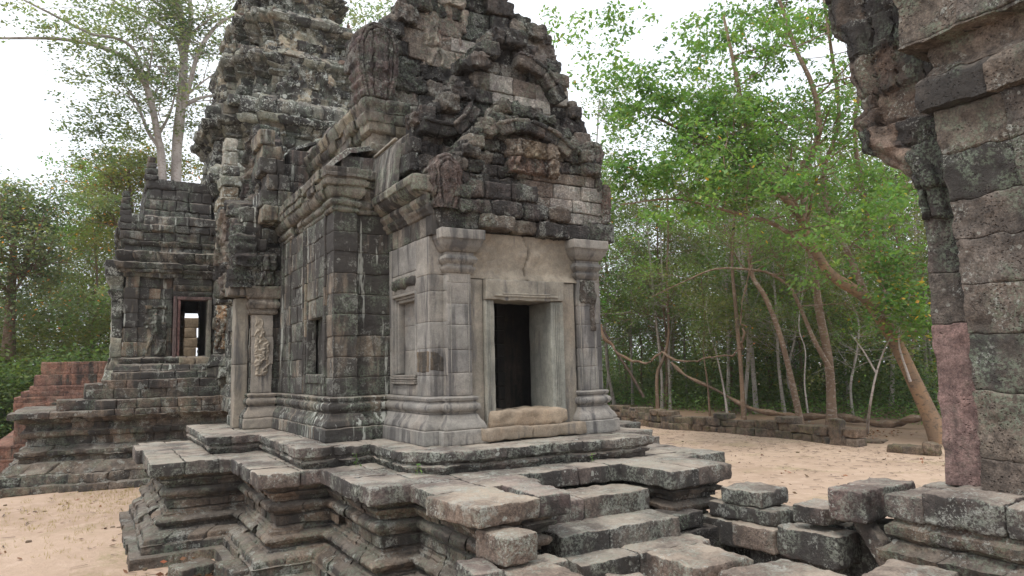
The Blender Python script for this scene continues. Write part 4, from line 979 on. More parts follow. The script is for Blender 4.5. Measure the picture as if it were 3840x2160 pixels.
shell(mb, [(3.6, 24), (3.6, 18.4), (4.2, 17.9)], flat, 2, 8.4, .2)
mb.build('vestibule', M_tower, tower)

# ============================================================ tower platform
plat2 = thing('stone_platform', 'moulded stone platform in stepped tiers under the crumbling tower and its windowed side porch', 'platform', (1, 26, 0))
fo = [(-1.75, 33), (-1.75, 23.75), (-.1, 23.75), (-.1, 23.55), (.35, 23.55), (.35, 23.35), (5.5, 23.35)]
fp = [(0, .62), (.2, .6), (.21, .42), (.45, .38), (.5, .3), (.72, .08), (.76, 0), (.8, -.08), (.88, -.1), (.92, 0), (1.06, .0), (1.1, -.12), (1.2, -.2), (1.24, -.22), (1.42, -.2), (1.46, -.08), (1.6, -.05), (1.66, -.16), (1.8, -.18), (1.86, -.05), (1.98, .1), (2.0, .16), (2.16, .2)]
mb = MB()
sweep(mb, fo, fp, [0, .205, .47, .78, .95, 1.2, 1.44, 1.63, 1.84, 2.0], seed=250, blen=.55, res=.09, r=.03, jit=.04, amp=.03, ruin=.08, inset=.2)
shell(mb, fo, fp, 0, 2.0, inset=.2)
mb.build('base_moulding', M_plat, plat2)
mb = MB(); k = dict(pal=PURP, r=.03, res=.09, amp=.02)
pave(mb, -1.98, .0, 23.5, 26, 1.98, 2.15, 251, .9, .9, ej=.05, **k)
pave(mb, -1.98, .0, 26, 33, 1.98, 2.15, 252, 1., 1.3, ej=.05, **k)
pave(mb, 0.0, 5.5, 23.3, 24.4, 1.98, 2.17, 253, .55, .6, ej=.05, **k)
pave(mb, .1, 5.5, 23.35, 24.6, 2.17, 2.44, 254, .55, .6, ej=.03, **k)
pave(mb, -.9, .2, 23.9, 26, 2.15, 2.45, 255, .8, .9, ej=.05, **k)
pave(mb, -.15, 5.5, 24.0, 24.9, 2.44, 2.74, 256, .7, .5, ej=.03, **k)
pave(mb, .25, 5.5, 23.98, 24.9, 2.72, 3.0, 257, .62, .5, ej=.03, **k)
pave(mb, -.2, .3, 24.1, 27, 2.44, 2.9, 258, .7, .8, ej=.05, **k)
pave(mb, .3, 1.0, 24.9, 29.5, 2.5, 3.0, 259, .7, .8, ej=.03, **k)
mb.build('paving', M_plat, plat2)

# ============================================================ laterite stepped base far left
lat = thing('laterite_terrace', 'rust red laterite terrace rising in narrow steps behind the tower platform', 'terrace', (-.9, 30, 0))
mb = MB()
for (xl_, z0, z1) in ((-2.9, 0, .45), (-2.75, .45, .9), (-2.15, .9, 1.8), (-2.2, 1.8, 2.27), (-2.2, 2.27, 2.47), (-2.02, 2.47, 2.66), (-1.8, 2.66, 2.84), (-1.68, 2.84, 3.22), (-1.5, 3.22, 3.66)):
    xw_ = xl_*1.04
    sweep(mb, [(xw_, 40), (xw_, 29.4-(3.68-z1)*.12), (1.0, 29.4-(3.68-z1)*.12)], [(0, 0), (9, 0)], [z0, z1], seed=int(z1*100), blen=1.1, res=.1, r=.012, jit=.008, amp=.02, inset=.5)
    pave(mb, xw_, -.0, 29.4-(3.68-z1)*.12, 33, z1-.1, z1-.005, int(z1*99), .9, 1.2, r=.02, res=.3)
mb.build('terrace_wall', M_lat, lat)

# ============================================================ ground
def ground_mat():
    m, nt, b = new_mat('sandy_earth'); N = NT(nt); pos = N.n('ShaderNodeNewGeometry').outputs['Position']
    c = N.mix(N.mapr(N.noise(pos, .35, 5, .6), .35, .65), (.50, .365, .265), (.42, .30, .215))
    c = N.mix(N.mapr(N.noise(pos, 2.4, 5, .65), .45, .7, 0, .6), c, (.58, .43, .33))
    c = N.mix(1., c, N.mix(N.noise(pos, 45, 4, .75), (.82, .82, .82), (1.15, 1.15, 1.15)), 'MULTIPLY')
    # thin dry grass patches
    gm = N.math('MULTIPLY', N.mapr(N.noise(pos, .55, 4, .6, .5), .54, .66), N.mapr(N.noise(pos, 14, 4, .7), .4, .62))
    c = N.mix(N.math('MULTIPLY', gm, .55), c, (.24, .22, .09))
    lf = N.math('MULTIPLY', N.mapr(N.noise(N.scale(pos, (1, 1, 1), (4, 4, 4)), 30, 3, .7), .66, .7), N.mapr(N.noise(pos, .8, 3, .6), .45, .6))
    c = N.mix(N.math('MULTIPLY', lf, .8), c, (.14, .075, .04))
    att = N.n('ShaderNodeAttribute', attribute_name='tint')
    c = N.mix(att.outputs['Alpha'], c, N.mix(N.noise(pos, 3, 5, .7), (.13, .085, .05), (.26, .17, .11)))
    nt.links.new(c, b.inputs['Base Color']); b.inputs['Roughness'].default_value = .95
    bp = N.n('ShaderNodeBump'); bp.inputs['Strength'].default_value = .8; bp.inputs['Distance'].default_value = .06
    h = N.math('ADD', N.noise(pos, 4.5, 6, .65), N.math('MULTIPLY', N.noise(pos, 40, 4, .7), .35))
    nt.links.new(h, bp.inputs['Height']); nt.links.new(bp.outputs[0], b.inputs['Normal'])
    return m
M_ground = ground_mat()
def gheight(X, Y):
    q = np.stack([X*.22, Y*.22, 0*X], -1).reshape(-1, 3); h = .05*fbm(q, 77, 3).reshape(X.shape)
    return h
mb = MB()
def axisd(a, b, lo, hi, fine, coarse):
    x = [a]
    while x[-1] < b:
        c = x[-1]; d = fine if lo <= c < hi else min(coarse, fine+max(lo-c, c-hi)*.12+.02); x.append(min(b, c+d))
    return np.array(x)
gx = axisd(-400, 500, -6, 34, .35, 60); gy = axisd(-300, 600, 2, 34, .35, 60)
X, Y = np.meshgrid(gx, gy, indexing='ij'); G = np.empty(X.shape+(3,)); G[..., 0] = X; G[..., 1] = Y
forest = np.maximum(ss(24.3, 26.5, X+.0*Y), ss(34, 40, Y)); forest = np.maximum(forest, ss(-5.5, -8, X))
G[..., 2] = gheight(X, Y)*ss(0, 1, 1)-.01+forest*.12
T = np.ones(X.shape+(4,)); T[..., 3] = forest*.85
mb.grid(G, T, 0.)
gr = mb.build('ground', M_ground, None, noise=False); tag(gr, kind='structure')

# ============================================================ gateway at the right edge
gate = thing('ruined_gateway', 'dark pitted stone doorway wall towering at the right edge with red jamb and corbelled capital', 'gateway', (8.6, 4, 0))
GP = [(1, 1, 1, .5), (1.25, 1.18, 1.08, .35), (.85, .84, .83, .65), (1.08, 1.0, .95, .45)]
mb = MB()
gpr = [(0, -.02), (1.8, 0), (4.0, .03), (4.85, .05), (5.1, .08), (5.88, .12), (5.9, .22), (6.2, .24), (6.4, .08), (6.64, .1), (6.66, .34), (7.1, .3), (7.6, .4), (9, .6), (10, .6)]
gcs = [0, .7, 1.37, 2.02, 2.73, 3.34, 3.89, 4.4, 4.85, 5.36, 5.88, 6.3, 6.7, 7.15, 7.6, 8.1, 8.6, 9.2, 9.8]
sweep(mb, [(9.6, 4.03), (8.22, 4.03), (8.22, 1.0)], gpr, gcs, seed=401, blen=.62, res=.04, r=.02, jit=.022, amp=.03, pal=GP, inset=.2)
shell(mb, [(9.6, 4.03), (8.22, 4.03), (8.22, 1.0)], gpr, 0, 9.8, .12)
mb.build('wall', M_gop, gate, freq=5.5)
mb = MB()
for (a, b) in ((1.64, 3.5), (3.505, 4.1), (4.105, 4.78)):
    block(mb, (8.6, 4.0, a), (8.95, 4.63+rg.uniform(-.015, .015), b), (1, 1, 1, .4) if a < 4 else (.95, .9, .92, .55), r=.015, res=.035, amp=.018)
    if a < 2: mb.build('red_jamb', M_red, gate); mb = MB()
mb.build('upper_jamb', M_gop, gate)
mb = MB()
gable(mb, [(-4.6, 4.75), (-4.66, 5.2), (-4.76, 5.36), (-5.27, 5.79), (-5.29, 5.98), (-5.37, 6.14), (-5.35, 6.27), (-5.22, 6.33), (-5.28, 6.56), (-5.39, 6.82), (-5.37, 7.2), (-5.41, 7.38), (-5.58, 7.5), (-5.62, 7.84), (-5.65, 8.2), (-5.7, 9.6)],
      [(-3.6, 4.75), (-3.6, 9.6)], (8.56, 0), (0, -1), thick=.7, seed=410, res=.03, new=0, w1=.1, w2=.3, leaf=.05, band=.1, rec=0, carve=.03, ch=.46, edge=.005, basetint=(.95, .88, .88, .6), amp=.012)
mb.build('capital', M_gop, gate)
mb = MB()
bp2 = [(0, .3), (.2, .3), (.3, .1), (.5, .05), (.56, .12), (.7, .14), (.78, .02), (.85, .02), (.9, .1), (1.0, .12), (1.06, .0), (1.12, -.03), (1.16, .04), (1.26, .05), (1.3, -.02), (1.36, -.02), (1.38, .03), (1.62, .03)]
sweep(mb, [(9.5, 4.82), (7.74, 4.82), (7.74, 2.0)], bp2, [0, .3, .55, .82, 1.1, 1.34], seed=403, blen=.5, res=.035, r=.025, jit=.02, amp=.02, pal=PURP, inset=.2)
shell(mb, [(9.5, 4.82), (7.74, 4.82), (7.74, 2.0)], bp2, 0, 1.34, .12)
mb.build('base_moulding', M_plat, gate)
mb = MB()
block(mb, (7.71, 4.42, 1.33), (8.45, 4.86, 1.60), (1, .95, .95, .4), r=.04, res=.04, amp=.02)
block(mb, (7.67, 3.62, 1.34), (8.5, 4.41, 1.68), (.95, .9, .92, .5), r=.05, res=.04, amp=.025)
block(mb, (7.7, 2.4, 1.34), (8.5, 3.61, 1.66), (1, .95, .95, .5), r=.04, res=.05, amp=.02)
block(mb, (8.455, 3.9, 1.33), (9.5, 4.86, 1.62), (1, .95, .95, .4), r=.04, res=.06, amp=.02)
mb.build('base_slab', M_slab, gate)

# ============================================================ fallen and low stone blocks
def stone(label, lo, hi, t=(1, 1, 1, .45), rot=0., tilt=None, r=.035, amp=.02, mat=None, group='loose stone blocks round the stairs', res=.04, holes=(), cat='stone block', seed=1, name='stone_block'):
    mb = MB(); block(mb, lo, hi, t, r=r, res=res, amp=amp, rot=rot, tilt=tilt)
    c = ((lo[0]+hi[0])/2, (lo[1]+hi[1])/2, lo[2])
    o = mb.build(name, mat or M_slab, None, origin=c, seed=seed); return tag(o, label, cat, group)
stone('square block with a dark front tucked below the pale corner slab by the stairs', (3.71, 6.56, 1.04), (4.15, 7.12, 1.34), (1.1, 1.0, .92, .35), rot=.13)
stone('small flat purplish block at the lower left foot of the square block', (3.38, 6.5, .8), (3.74, 7.05, 1.05), (.9, .8, .82, .5), rot=-.1)
stone('broad pale ribbed slab at the bottom of the picture left of the stair foot', (3.74, 5.95, .72), (4.34, 6.7, 1.0), (1.2, 1.08, 1.0, .25), rot=.1)
stone('dull sloping slab wedged behind the pale ribbed slab', (4.2, 6.6, .75), (4.6, 7.0, .98), (.95, .9, .88, .5), rot=.2)
stone('large pale block with lichen spots before the lowest stairs', (5.18, 5.24, .72), (5.98, 6.02, 1.1), (1.2, 1.1, 1.02, .25), rot=-.05)
stone('pale rounded slab at the bottom edge right of the large lichen spotted block', (5.27, 4.2, .85), (6.2, 5.1, 1.1), (1.15, 1.06, 1.0, .25), rot=-.1, r=.06)
stone('low pale stone at the foot of the moulded gateway base', (6.3, 3.7, .8), (7.1, 4.35, 1.1), (1.15, 1.05, 1.0, .3), rot=.2, r=.06)
stone('small broken stone at the bottom edge between the stair foot slabs', (4.7, 5.85, .7), (5.1, 6.15, .9), (1.1, 1.0, .95, .3), rot=-.3)
gB = 'blocks of the low causeway wall'
stone('topmost block beside the right stair pier', (7.72, 6.62, 1.15), (8.35, 7.3, 1.365), (.95, .92, .9, .45), rot=.08, group=gB)
stone('thin block under the topmost block beside the right stair pier', (7.74, 6.4, .93), (8.25, 7.55, 1.135), (.85, .85, .82, .6), rot=.03, group=gB)
stone('bottom block of the causeway wall touching the right stair pier', (7.7, 7.02, .55), (8.3, 7.7, .91), (.85, .85, .8, .6), group=gB)
stone('long causeway block with a bright worn top next to the right stair pier', (7.6, 6.33, .62), (8.3, 7.02, .93), (1.2, 1.12, 1.05, .25), rot=.03, group=gB)
stone('dark long causeway block with green lichen along its lower edge', (7.68, 5.48, .62), (8.2, 6.32, 1.0), (.8, .75, .75, .65), rot=.02, group=gB)
stone('small dark block set on the dark long causeway block', (7.72, 5.66, 1.08), (8.25, 6.1, 1.31), (.9, .82, .82, .5), group=gB)
stone('purple block with a round peg hole, highest of the causeway wall', (7.68, 5.12, 1.22), (8.25, 5.56, 1.58), (.9, .78, .8, .45), rot=.08, group=gB)
stone('purple block behind the one with the peg hole, next to the gateway base', (8.28, 5.15, 1.22), (8.9, 5.7, 1.57), (.85, .76, .78, .5), group=gB)
stone('leaning stone post propped under the purple block with the peg hole', (7.85, 4.95, .35), (8.05, 5.15, 1.4), (1, .95, .9, .5), tilt=(-.62, 0), group=gB)
stone('dark upright stone below the small dark causeway block', (7.8, 5.6, 0), (8.2, 6.1, .62), (.8, .8, .78, .8), group=gB)
stone('dark upright stone below the bright topped causeway block', (7.8, 6.2, 0), (8.2, 6.9, .6), (.8, .8, .78, .8), group=gB)
stone('dark squat stone between the leaning post and the gateway base', (8.2, 4.95, 0), (8.8, 5.6, 1.1), (.7, .7, .68, .85), group=gB)
stone('dark stone filling behind the leaning post', (8.15, 5.6, .0), (8.7, 7.6, 1.05), (.7, .7, .68, .85), group=gB, res=.08)
# stones on the ground at the left foot of the platform
stone('loose rounded stone by the leaf litter at the near platform foot', (1.15, 12.1, -.03), (1.75, 12.55, .18), (.9, .85, .8, .5), rot=.4, mat=M_plat)
stone('grey loose stone lying further right at the near platform foot', (1.8, 11.4, -.03), (2.35, 12.2, .2), (.9, .85, .8, .5), rot=.2, mat=M_plat)
stone('small dark stone lying alone on the sand before the tower platform', (1.35, 19.8, -.03), (1.75, 20.15, .12), (.7, .7, .7, .8), rot=.3, mat=M_plat)

# ============================================================ low field-stone wall and slabs at the clearing edge
wall = thing('low_stone_wall', 'low tumbledown wall of brown stones along the edge of the sandy clearing', 'wall', (24.3, 23, 0))
M_wall = stone_mat('wall_stone', base=(.19, .14, .105), base2=(.12, .09, .065), crust=.46, streak=.2, green=.5, greencol=(.10, .11, .045), white=.1, bump=1., top=(.24, .18, .13), topamt=.6)
mb = MB(); rw = random.Random(9)
def wallx(y): return 24.0+.9*ss(26, 31, y)+.25*math.sin(y*.7)
for lay, (z0, z1) in enumerate(((-.05, .3), (.29, .62), (.6, .86))):
    y = 15.6 if lay < 2 else 16.5
    while y < 33:
        L = rw.uniform(.45, .95) if lay else rw.uniform(.35, .6)
        if lay == 2 and rw.random() < .6: y += L; continue
        x = float(wallx(y)); block(mb, (x-.28+rw.uniform(-.06, .06), y, z0), (x+.35, y+L-.02, z1+rw.uniform(-.06, .05)), blocktint(rw), r=.045, res=.1, amp=.03, rot=rw.uniform(-.1, .1)); y += L
mb.build('wall_stones', M_wall, wall)
gW = 'loose stones beside the low wall'
def lst(label, px, py, w, d, h, mat=M_wall, rot=0, t=(1, 1, 1, .4), cat='stone', tilt=None):
    p = on_z(px, py, 0); return stone(label, (p.x-w/2, p.y-d/2, -.05), (p.x+w/2, p.y+d/2, h), t, rot=rot, mat=mat, r=.07, amp=.05, res=.12, group=gW, cat=cat, tilt=tilt)
lst('upright stub of stone ending the low wall near the spotted tree', 2108, 1118, .45, .45, .95)
lst('round boulder leaning at the end of the low wall', 2135, 1117, .55, .6, .5)
lst('flat pale slab lying alone on the sand near the red jamb', 2300, 1138, .6, 1.5, .22, rot=.1)
lst('heap of small dark stones right of the flat pale slab', 2345, 1142, .5, .5, .35, rot=.5)
lst('flat rounded stone lying behind the end of the low wall', 2195, 1112, .9, .9, .1, rot=.3)

# ============================================================ vegetation
def bark_mat(name, c1, c2, c3):
    m, nt, b = new_mat(name); N = NT(nt); pos = N.n('ShaderNodeNewGeometry').outputs['Position']
    c = N.mix(N.mapr(N.noise(N.scale(pos, (1, 1, .35)), 2.2, 4, .6), .4, .6), c1, c2)
    c = N.mix(N.mapr(N.noise(N.scale(pos, (1, 1, 2.2)), 5, 4, .6, .6), .54, .62, 0, .75), c, c3)
    c = N.mix(1., c, N.mix(N.noise(pos, 30, 3, .7), (.75, .75, .75), (1.2, 1.2, 1.2)), 'MULTIPLY')
    nt.links.new(c, b.inputs['Base Color'])
    bp = N.n('ShaderNodeBump'); bp.inputs['Strength'].default_value = .6; bp.inputs['Distance'].default_value = .03
    nt.links.new(N.noise(N.scale(pos, (1, 1, .4)), 22, 4, .7), bp.inputs['Height']); nt.links.new(bp.outputs[0], b.inputs['Normal'])
    return m
B_pale = bark_mat('pale_bark', (.46, .41, .37), (.34, .30, .27), (.22, .18, .155))
B_brown = bark_mat('brown_bark', (.20, .13, .085), (.14, .095, .065), (.26, .2, .15))
B_spot = bark_mat('spotted_bark', (.25, .17, .115), (.19, .125, .085), (.36, .31, .26))
B_orange = bark_mat('orange_bark', (.31, .195, .115), (.22, .15, .10), (.11, .085, .065))
B_dark = bark_mat('dark_bark', (.10, .07, .055), (.07, .05, .04), (.16, .12, .09))
def leaf_mat(name, col, trans=.45, tcol=None):
    m, nt, b = new_mat(name); N = NT(nt)
    att = N.n('ShaderNodeAttribute', attribute_name='tint'); c = N.mix(1., att.outputs['Color'], col, 'MULTIPLY')
    nt.links.new(c, b.inputs['Base Color']); b.inputs['Roughness'].default_value = .55; b.inputs['Specular IOR Level'].default_value = .3
    t = N.n('ShaderNodeBsdfTranslucent'); nt.links.new(N.mix(1., c, (1.25, 1.35, .6), 'MULTIPLY'), t.inputs['Color'])
    mx = N.n('ShaderNodeMixShader'); mx.inputs[0].default_value = trans
    out = [n for n in nt.nodes if n.type == 'OUTPUT_MATERIAL'][0]
    nt.links.new(b.outputs[0], mx.inputs[1]); nt.links.new(t.outputs[0], mx.inputs[2]); nt.links.new(mx.outputs[0], out.inputs[0])
    return m
L_bright = leaf_mat('fresh_green_leaf', (.16, .265, .085), .52)
L_mid = leaf_mat('mid_green_leaf', (.145, .20, .075), .5)
L_olive = leaf_mat('olive_leaf', (.18, .195, .075), .5)
L_dark = leaf_mat('dark_green_leaf', (.125, .175, .075), .5)
L_grey = leaf_mat('grey_green_leaf', (.19, .225, .14), .58)

def smooth_path(pts, k=4):
    P = [np.array(p, float) for p in pts]
    if len(P) < 3: return np.array([P[0]+(P[-1]-P[0])*t for t in np.linspace(0, 1, k+1)])
    Q = [2*P[0]-P[1]]+P+[2*P[-1]-P[-2]]; out = []
    for i in range(1, len(Q)-2):
        for j in range(k):
            t = j/k; out.append(.5*((2*Q[i])+(Q[i+1]-Q[i-1])*t+(2*Q[i-1]-5*Q[i]+4*Q[i+1]-Q[i+2])*t*t+(-Q[i-1]+3*Q[i]-3*Q[i+1]+Q[i+2])*t**3))
    out.append(P[-1]); return np.array(out)
def tube(mb, pts, r0, r1, sides=7, k=4, knob=.08, seed=0, tint=(1, 1, 1, .5), flare=0.):
    P = smooth_path(pts, k); n = len(P); T = np.gradient(P, axis=0); T /= np.linalg.norm(T, axis=1)[:, None]+1e-9
    s = np.linspace(0, 1, n); R = (r0+(r1-r0)*s)*(1+knob*vn(np.stack([s*n*.4, 0*s+seed, 0*s], -1), seed))
    if flare: R = R*(1+flare*np.exp(-s*n*.9))
    up = np.tile(np.array([[.3, .2, 1.]]), (n, 1)); up[np.abs(T[:, 2]) > .8] = (1, .1, 0)
    A = np.cross(T, up); A /= np.linalg.norm(A, axis=1)[:, None]; B = np.cross(T, A)
    th = np.linspace(0, 2*np.pi, sides+1)
    G = P[:, None]+R[:, None, None]*(np.cos(th)[None, :, None]*A[:, None]+np.sin(th)[None, :, None]*B[:, None])
    mb.grid(G, tint, 0.); return P
def leaves(mb, C, n_per, spread, size, rs, flat=.6, hue=.15, yellow=.0, droop=.4):
    """sprays of diamond leaves round the anchor points C (m,3)"""
    C = np.repeat(np.asarray(C, float), n_per, 0); n = len(C)
    P = C+rs.normal(0, 1, (n, 3))*np.array([spread, spread, spread*flat])
    a = rs.uniform(0, 2*np.pi, n); dirv = np.stack([np.cos(a), np.sin(a), rs.normal(-droop, .35, n)], -1); dirv /= np.linalg.norm(dirv, axis=1)[:, None]
    nr = rs.normal(0, .55, (n, 3))+np.array([0, 0, 1.]); side = np.cross(dirv, nr); side /= np.linalg.norm(side, axis=1)[:, None]+1e-9
    sz = size*rs.uniform(.6, 1.35, n)[:, None]
    V = np.stack([P, P+dirv*sz*.5+side*sz*.26, P+dirv*sz, P+dirv*sz*.5-side*sz*.26], 1).reshape(-1, 3)
    F = np.arange(4*n).reshape(-1, 4)
    q = vn(C*.9, 3)[:, None]; k = 1+hue*rs.normal(0, 1, (n, 1))+.34*q
    col = np.concatenate([k*(1+.12*rs.normal(0, 1, (n, 1))+.1*q), k, k*(1+.1*rs.normal(0, 1, (n, 1))), np.ones((n, 1))], 1)
    if yellow: m = rs.random(n) < yellow; col[m, 0] *= rs.uniform(2.0, 4.5, m.sum()); col[m, 1] *= 1.35
    col = np.clip(np.repeat(col, 4, 0), .15, 6)
    mb.v.append(V); mb.f.append(F+mb.n); mb.c.append(col); mb.a.append(np.zeros(len(V))); mb.n += len(V)
def branch(tm, p, d, L, r, depth, rs, tips, up=.25, spread=.7, sides=5):
    pts = [np.array(p, float)]; d = np.array(d, float)/np.linalg.norm(d)
    n = 3
    for i in range(n):
        d = d+rs.normal(0, .16, 3)+np.array([0, 0, up*.25]); d /= np.linalg.norm(d); pts.append(pts[-1]+d*L/n)
    P = tube(tm, pts, r, r*.45, sides, 2, seed=int(rs.integers(99)))
    if depth == 0: tips += [P[-1], P[len(P)//2]]; return
    for i in range(int(rs.integers(2, 4))+1):
        t = rs.uniform(.35, 1.); q = P[int(t*(len(P)-1))]
        d2 = d+rs.normal(0, spread, 3); d2[2] += up*.4; branch(tm, q, d2, L*rs.uniform(.5, .75), r*.5, depth-1, rs, tips, up, spread, max(3, sides-1))
    tips.append(P[-1])
def make_tree(label, paths, lm, bm, seed, leafn=14, size=.13, spread=.4, limbs=10, limbL=3., depth=2, group=None, name='forest_tree', blobs=(), yellow=0., from_=.5, lbm=None, up=.25, droop=.4, sides=9, flare=.35, org=None, limb_r=.4, cat='tree', flat=.6):
    """paths: list of (points, r0, r1); the first is the trunk"""
    rs = np.random.default_rng(seed); base = np.array(paths[0][0][0], float) if org is None else np.array(org, float)
    t = thing(name, label, cat, tuple(base), group)
    tm = MB(); P0 = tube(tm, *paths[0], sides=sides, seed=seed, flare=flare); tr = tm.build('trunk', bm, t, noise=False)
    tips = []; carriers = [(P0, paths[0][1], paths[0][2], True)]
    bmb = MB()
    for (pp, a, b) in paths[1:]: carriers.append((tube(bmb, pp, a, b, sides=7, seed=seed+3), a, b, False))
    for i in range(limbs):
        P, a, b, first = carriers[int(rs.integers(len(carriers)))] if len(carriers) > 1 else carriers[0]
        s = rs.uniform(from_, 1.) if first else rs.uniform(.15, 1.); q = P[int(s*(len(P)-1))]; az = rs.uniform(0, 2*np.pi)
        d = np.array([math.cos(az), math.sin(az), rs.uniform(.0, .9)]); branch(bmb, q, d, limbL*rs.uniform(.6, 1.2)*(1.25-.5*s), max(.012, (a+(b-a)*s)*limb_r), depth, rs, tips, up)
    for P, a, b, f in carriers: tips.append(P[-1])
    if bmb.n: bmb.build('limbs', lbm or bm, t, noise=False)
    lb = MB(); C = np.array(tips) if tips else np.zeros((0, 3))
    for (c, rad, cnt) in blobs:
        u = rs.normal(0, 1, (cnt, 3)); u /= np.linalg.norm(u, axis=1)[:, None]; u *= (rs.random((cnt, 1))**.45)
        C = np.concatenate([C, np.array(c)+u*np.array(rad)]) if len(C) else np.array(c)+u*np.array(rad)
    if len(C) and lm is not None:
        leaves(lb, C, leafn, spread, size, rs, yellow=yellow, droop=droop, flat=flat); lb.build('crown', lm, t, noise=False, smooth=False)
    return t
def copy_tree(o, parent=None):
    c = o.copy(); scene.collection.objects.link(c); c.parent = parent
    for ch in o.children: copy_tree(ch, c)
    return c
def Z(x, y): return ((2250+x/1.61)*.67083, (850+y/1.61)*.67083)
def gp(pts, z10=True, ddist=0., d0=None):
    """ground point under the first position, the others above it at about the same distance"""
    q = [Z(*p[:2]) if z10 else p[:2] for p in pts]
    g = on_z(q[0][0], q[0][1], 0) if d0 is None else at(q[0][0], q[0][1], d0)
    d = math.hypot(g.x, g.y); out = [g]
    for i, p in enumerate(q[1:]): out.append(at(p[0], p[1], d+ddist*(i+1)))
    return [tuple(v) for v in out]
gT = 'slender trees at the edge of the clearing'
make_tree('brown trunked tree, leftmost of the joined trio behind the low wall', [(gp([(350, 1135), (345, 900), (385, 790), (415, 640), (405, 300), (412, 20), (400, -300)]), 0.120, 0.048)], L_mid, B_brown, 1, group=gT, limbs=9, from_=.55, size=.16)
make_tree('pale trunk of the joined trio, bending left as it rises', [(gp([(375, 1120), (372, 900), (345, 620), (312, 300), (285, 0), (270, -300)]), 0.102, 0.048)], L_olive, B_pale, 2, group=gT, limbs=9, from_=.5, size=.15)
make_tree('straight brown trunk on the right side of the joined trio', [(gp([(398, 1110), (408, 800), (385, 500), (350, 200), (345, -250)]), 0.090, 0.042)], L_olive, B_brown, 3, group=gT, limbs=8, from_=.5, size=.15)
make_tree('very thin brown tree between the trunk trio and the fallen log', [(gp([(665, 1160), (650, 950), (625, 750), (632, 550), (610, 300)]), 0.060, 0.024)], L_mid, B_brown, 4, group=gT, limbs=8, limbL=2., from_=.45)
make_tree('thin pale crooked tree just left of the straight red-brown trunk', [(gp([(775, 1170), (742, 950), (700, 760), (655, 610), (640, 450)]), 0.066, 0.024)], L_olive, B_pale, 5, group=gT, limbs=8, limbL=2., from_=.45)
make_tree('straight red-brown trunk rising through the low wall line', [(gp([(870, 1185), (850, 850), (820, 500), (797, 200), (812, -100), (800, -500)]), 0.114, 0.060)], L_mid, B_brown, 6, group=gT, limbs=8, from_=.6)
make_tree('pale tall tree standing farther behind the straight red-brown trunk', [(gp([(945, 1140), (920, 800), (890, 500), (862, 200), (850, -200), (840, -500)]), 0.132, 0.072)], L_olive, B_pale, 7, group=gT, limbs=8, from_=.5)
make_tree('light spotted tree leaning left with a kinked trunk', [(gp([(1215, 1200), (1150, 900), (1085, 650), (1000, 430), (925, 310), (900, 180), (880, -100), (860, -500)]), 0.150, 0.072)], L_mid, B_spot, 8, group=gT, limbs=12, from_=.55, limbL=3.5)
make_tree('thin wavy sapling between the leaning spotted tree and the banded tree', [(gp([(1265, 1190), (1235, 950), (1240, 750), (1200, 600), (1230, 350), (1270, 150)]), 0.042, 0.018)], L_mid, B_pale, 9, group=gT, limbs=7, limbL=1.6, from_=.4)
make_tree('stout banded tree with a long limb arching off to the left', [(gp([(1400, 1225), (1392, 950), (1372, 750), (1322, 500), (1292, 250), (1242, -20), (1225, -400)]), 0.222, 0.120), (gp([(1390, 860), (1290, 680), (1205, 480), (1140, 360), (1030, 285), (930, 262), (700, 255), (500, 335), (310, 425)], d0=34.2), .11, .02)], L_bright, B_spot, 10, group=gT, limbs=14, from_=.55, limbL=3.2)
# fallen log and liana
lg = [on_z(*Z(430, 1100), 0)]
def zd(x, y, d): return tuple(at(*Z(x, y), d))
mb = MB(); tube(mb, [zd(430, 820, 42), zd(520, 900, 41.5), zd(700, 985, 40.5), zd(850, 1070, 39), zd(960, 1112, 38), zd(1100, 1132, 37.3), zd(1200, 1150, 37), zd(1300, 1146, 36.8), zd(1450, 1150, 36.5), zd(1610, 1176, 35.5), zd(1700, 1196, 34.8), zd(1800, 1190, 34.5), zd(1860, 1165, 34), zd(1960, 1150, 34), zd(2030, 1120, 34)], .09, .17, 10, 5, knob=.45, seed=4)
tag(mb.build('fallen_log', B_brown, None, noise=False, origin=tuple(at(*Z(1300, 1158), 34))), 'long dark reddish fallen trunk lying slanted behind the low wall', 'log')
def wob(P, a, seed):
    r = np.random.default_rng(seed); Q = smooth_path(P, 3); return [tuple(p+r.normal(0, a, 3)) for p in Q]
mb = MB(); tube(mb, wob([zd(-10, 590, 38), zd(60, 710, 38), zd(150, 790, 38), zd(270, 830, 37.5), zd(330, 800, 37.5), zd(380, 760, 37), zd(450, 805, 36.5), zd(560, 805, 36), zd(650, 790, 35.5), zd(770, 785, 35), zd(840, 740, 34.5), zd(862, 690, 34), zd(872, 620, 34), zd(850, 540, 34), zd(880, 380, 34), zd(912, 230, 34)], .05, 3), .06, .035, 7, 3, knob=.6, seed=6)
tag(mb.build('liana', B_brown, None, noise=False, origin=zd(560, 805, 36)), 'thick twisted grey liana looping between the slender trunks', 'vine')
mb = MB(); tube(mb, [zd(20, 620, 41), zd(100, 760, 41), zd(180, 880, 41), zd(265, 1030, 41)], .07, .09, 6, 4)
tag(mb.build('leaning_pole_trunk', B_dark, None, noise=False, origin=zd(265, 1030, 41)), 'dark bare trunk leaning left under the loop of liana', 'dead trunk')
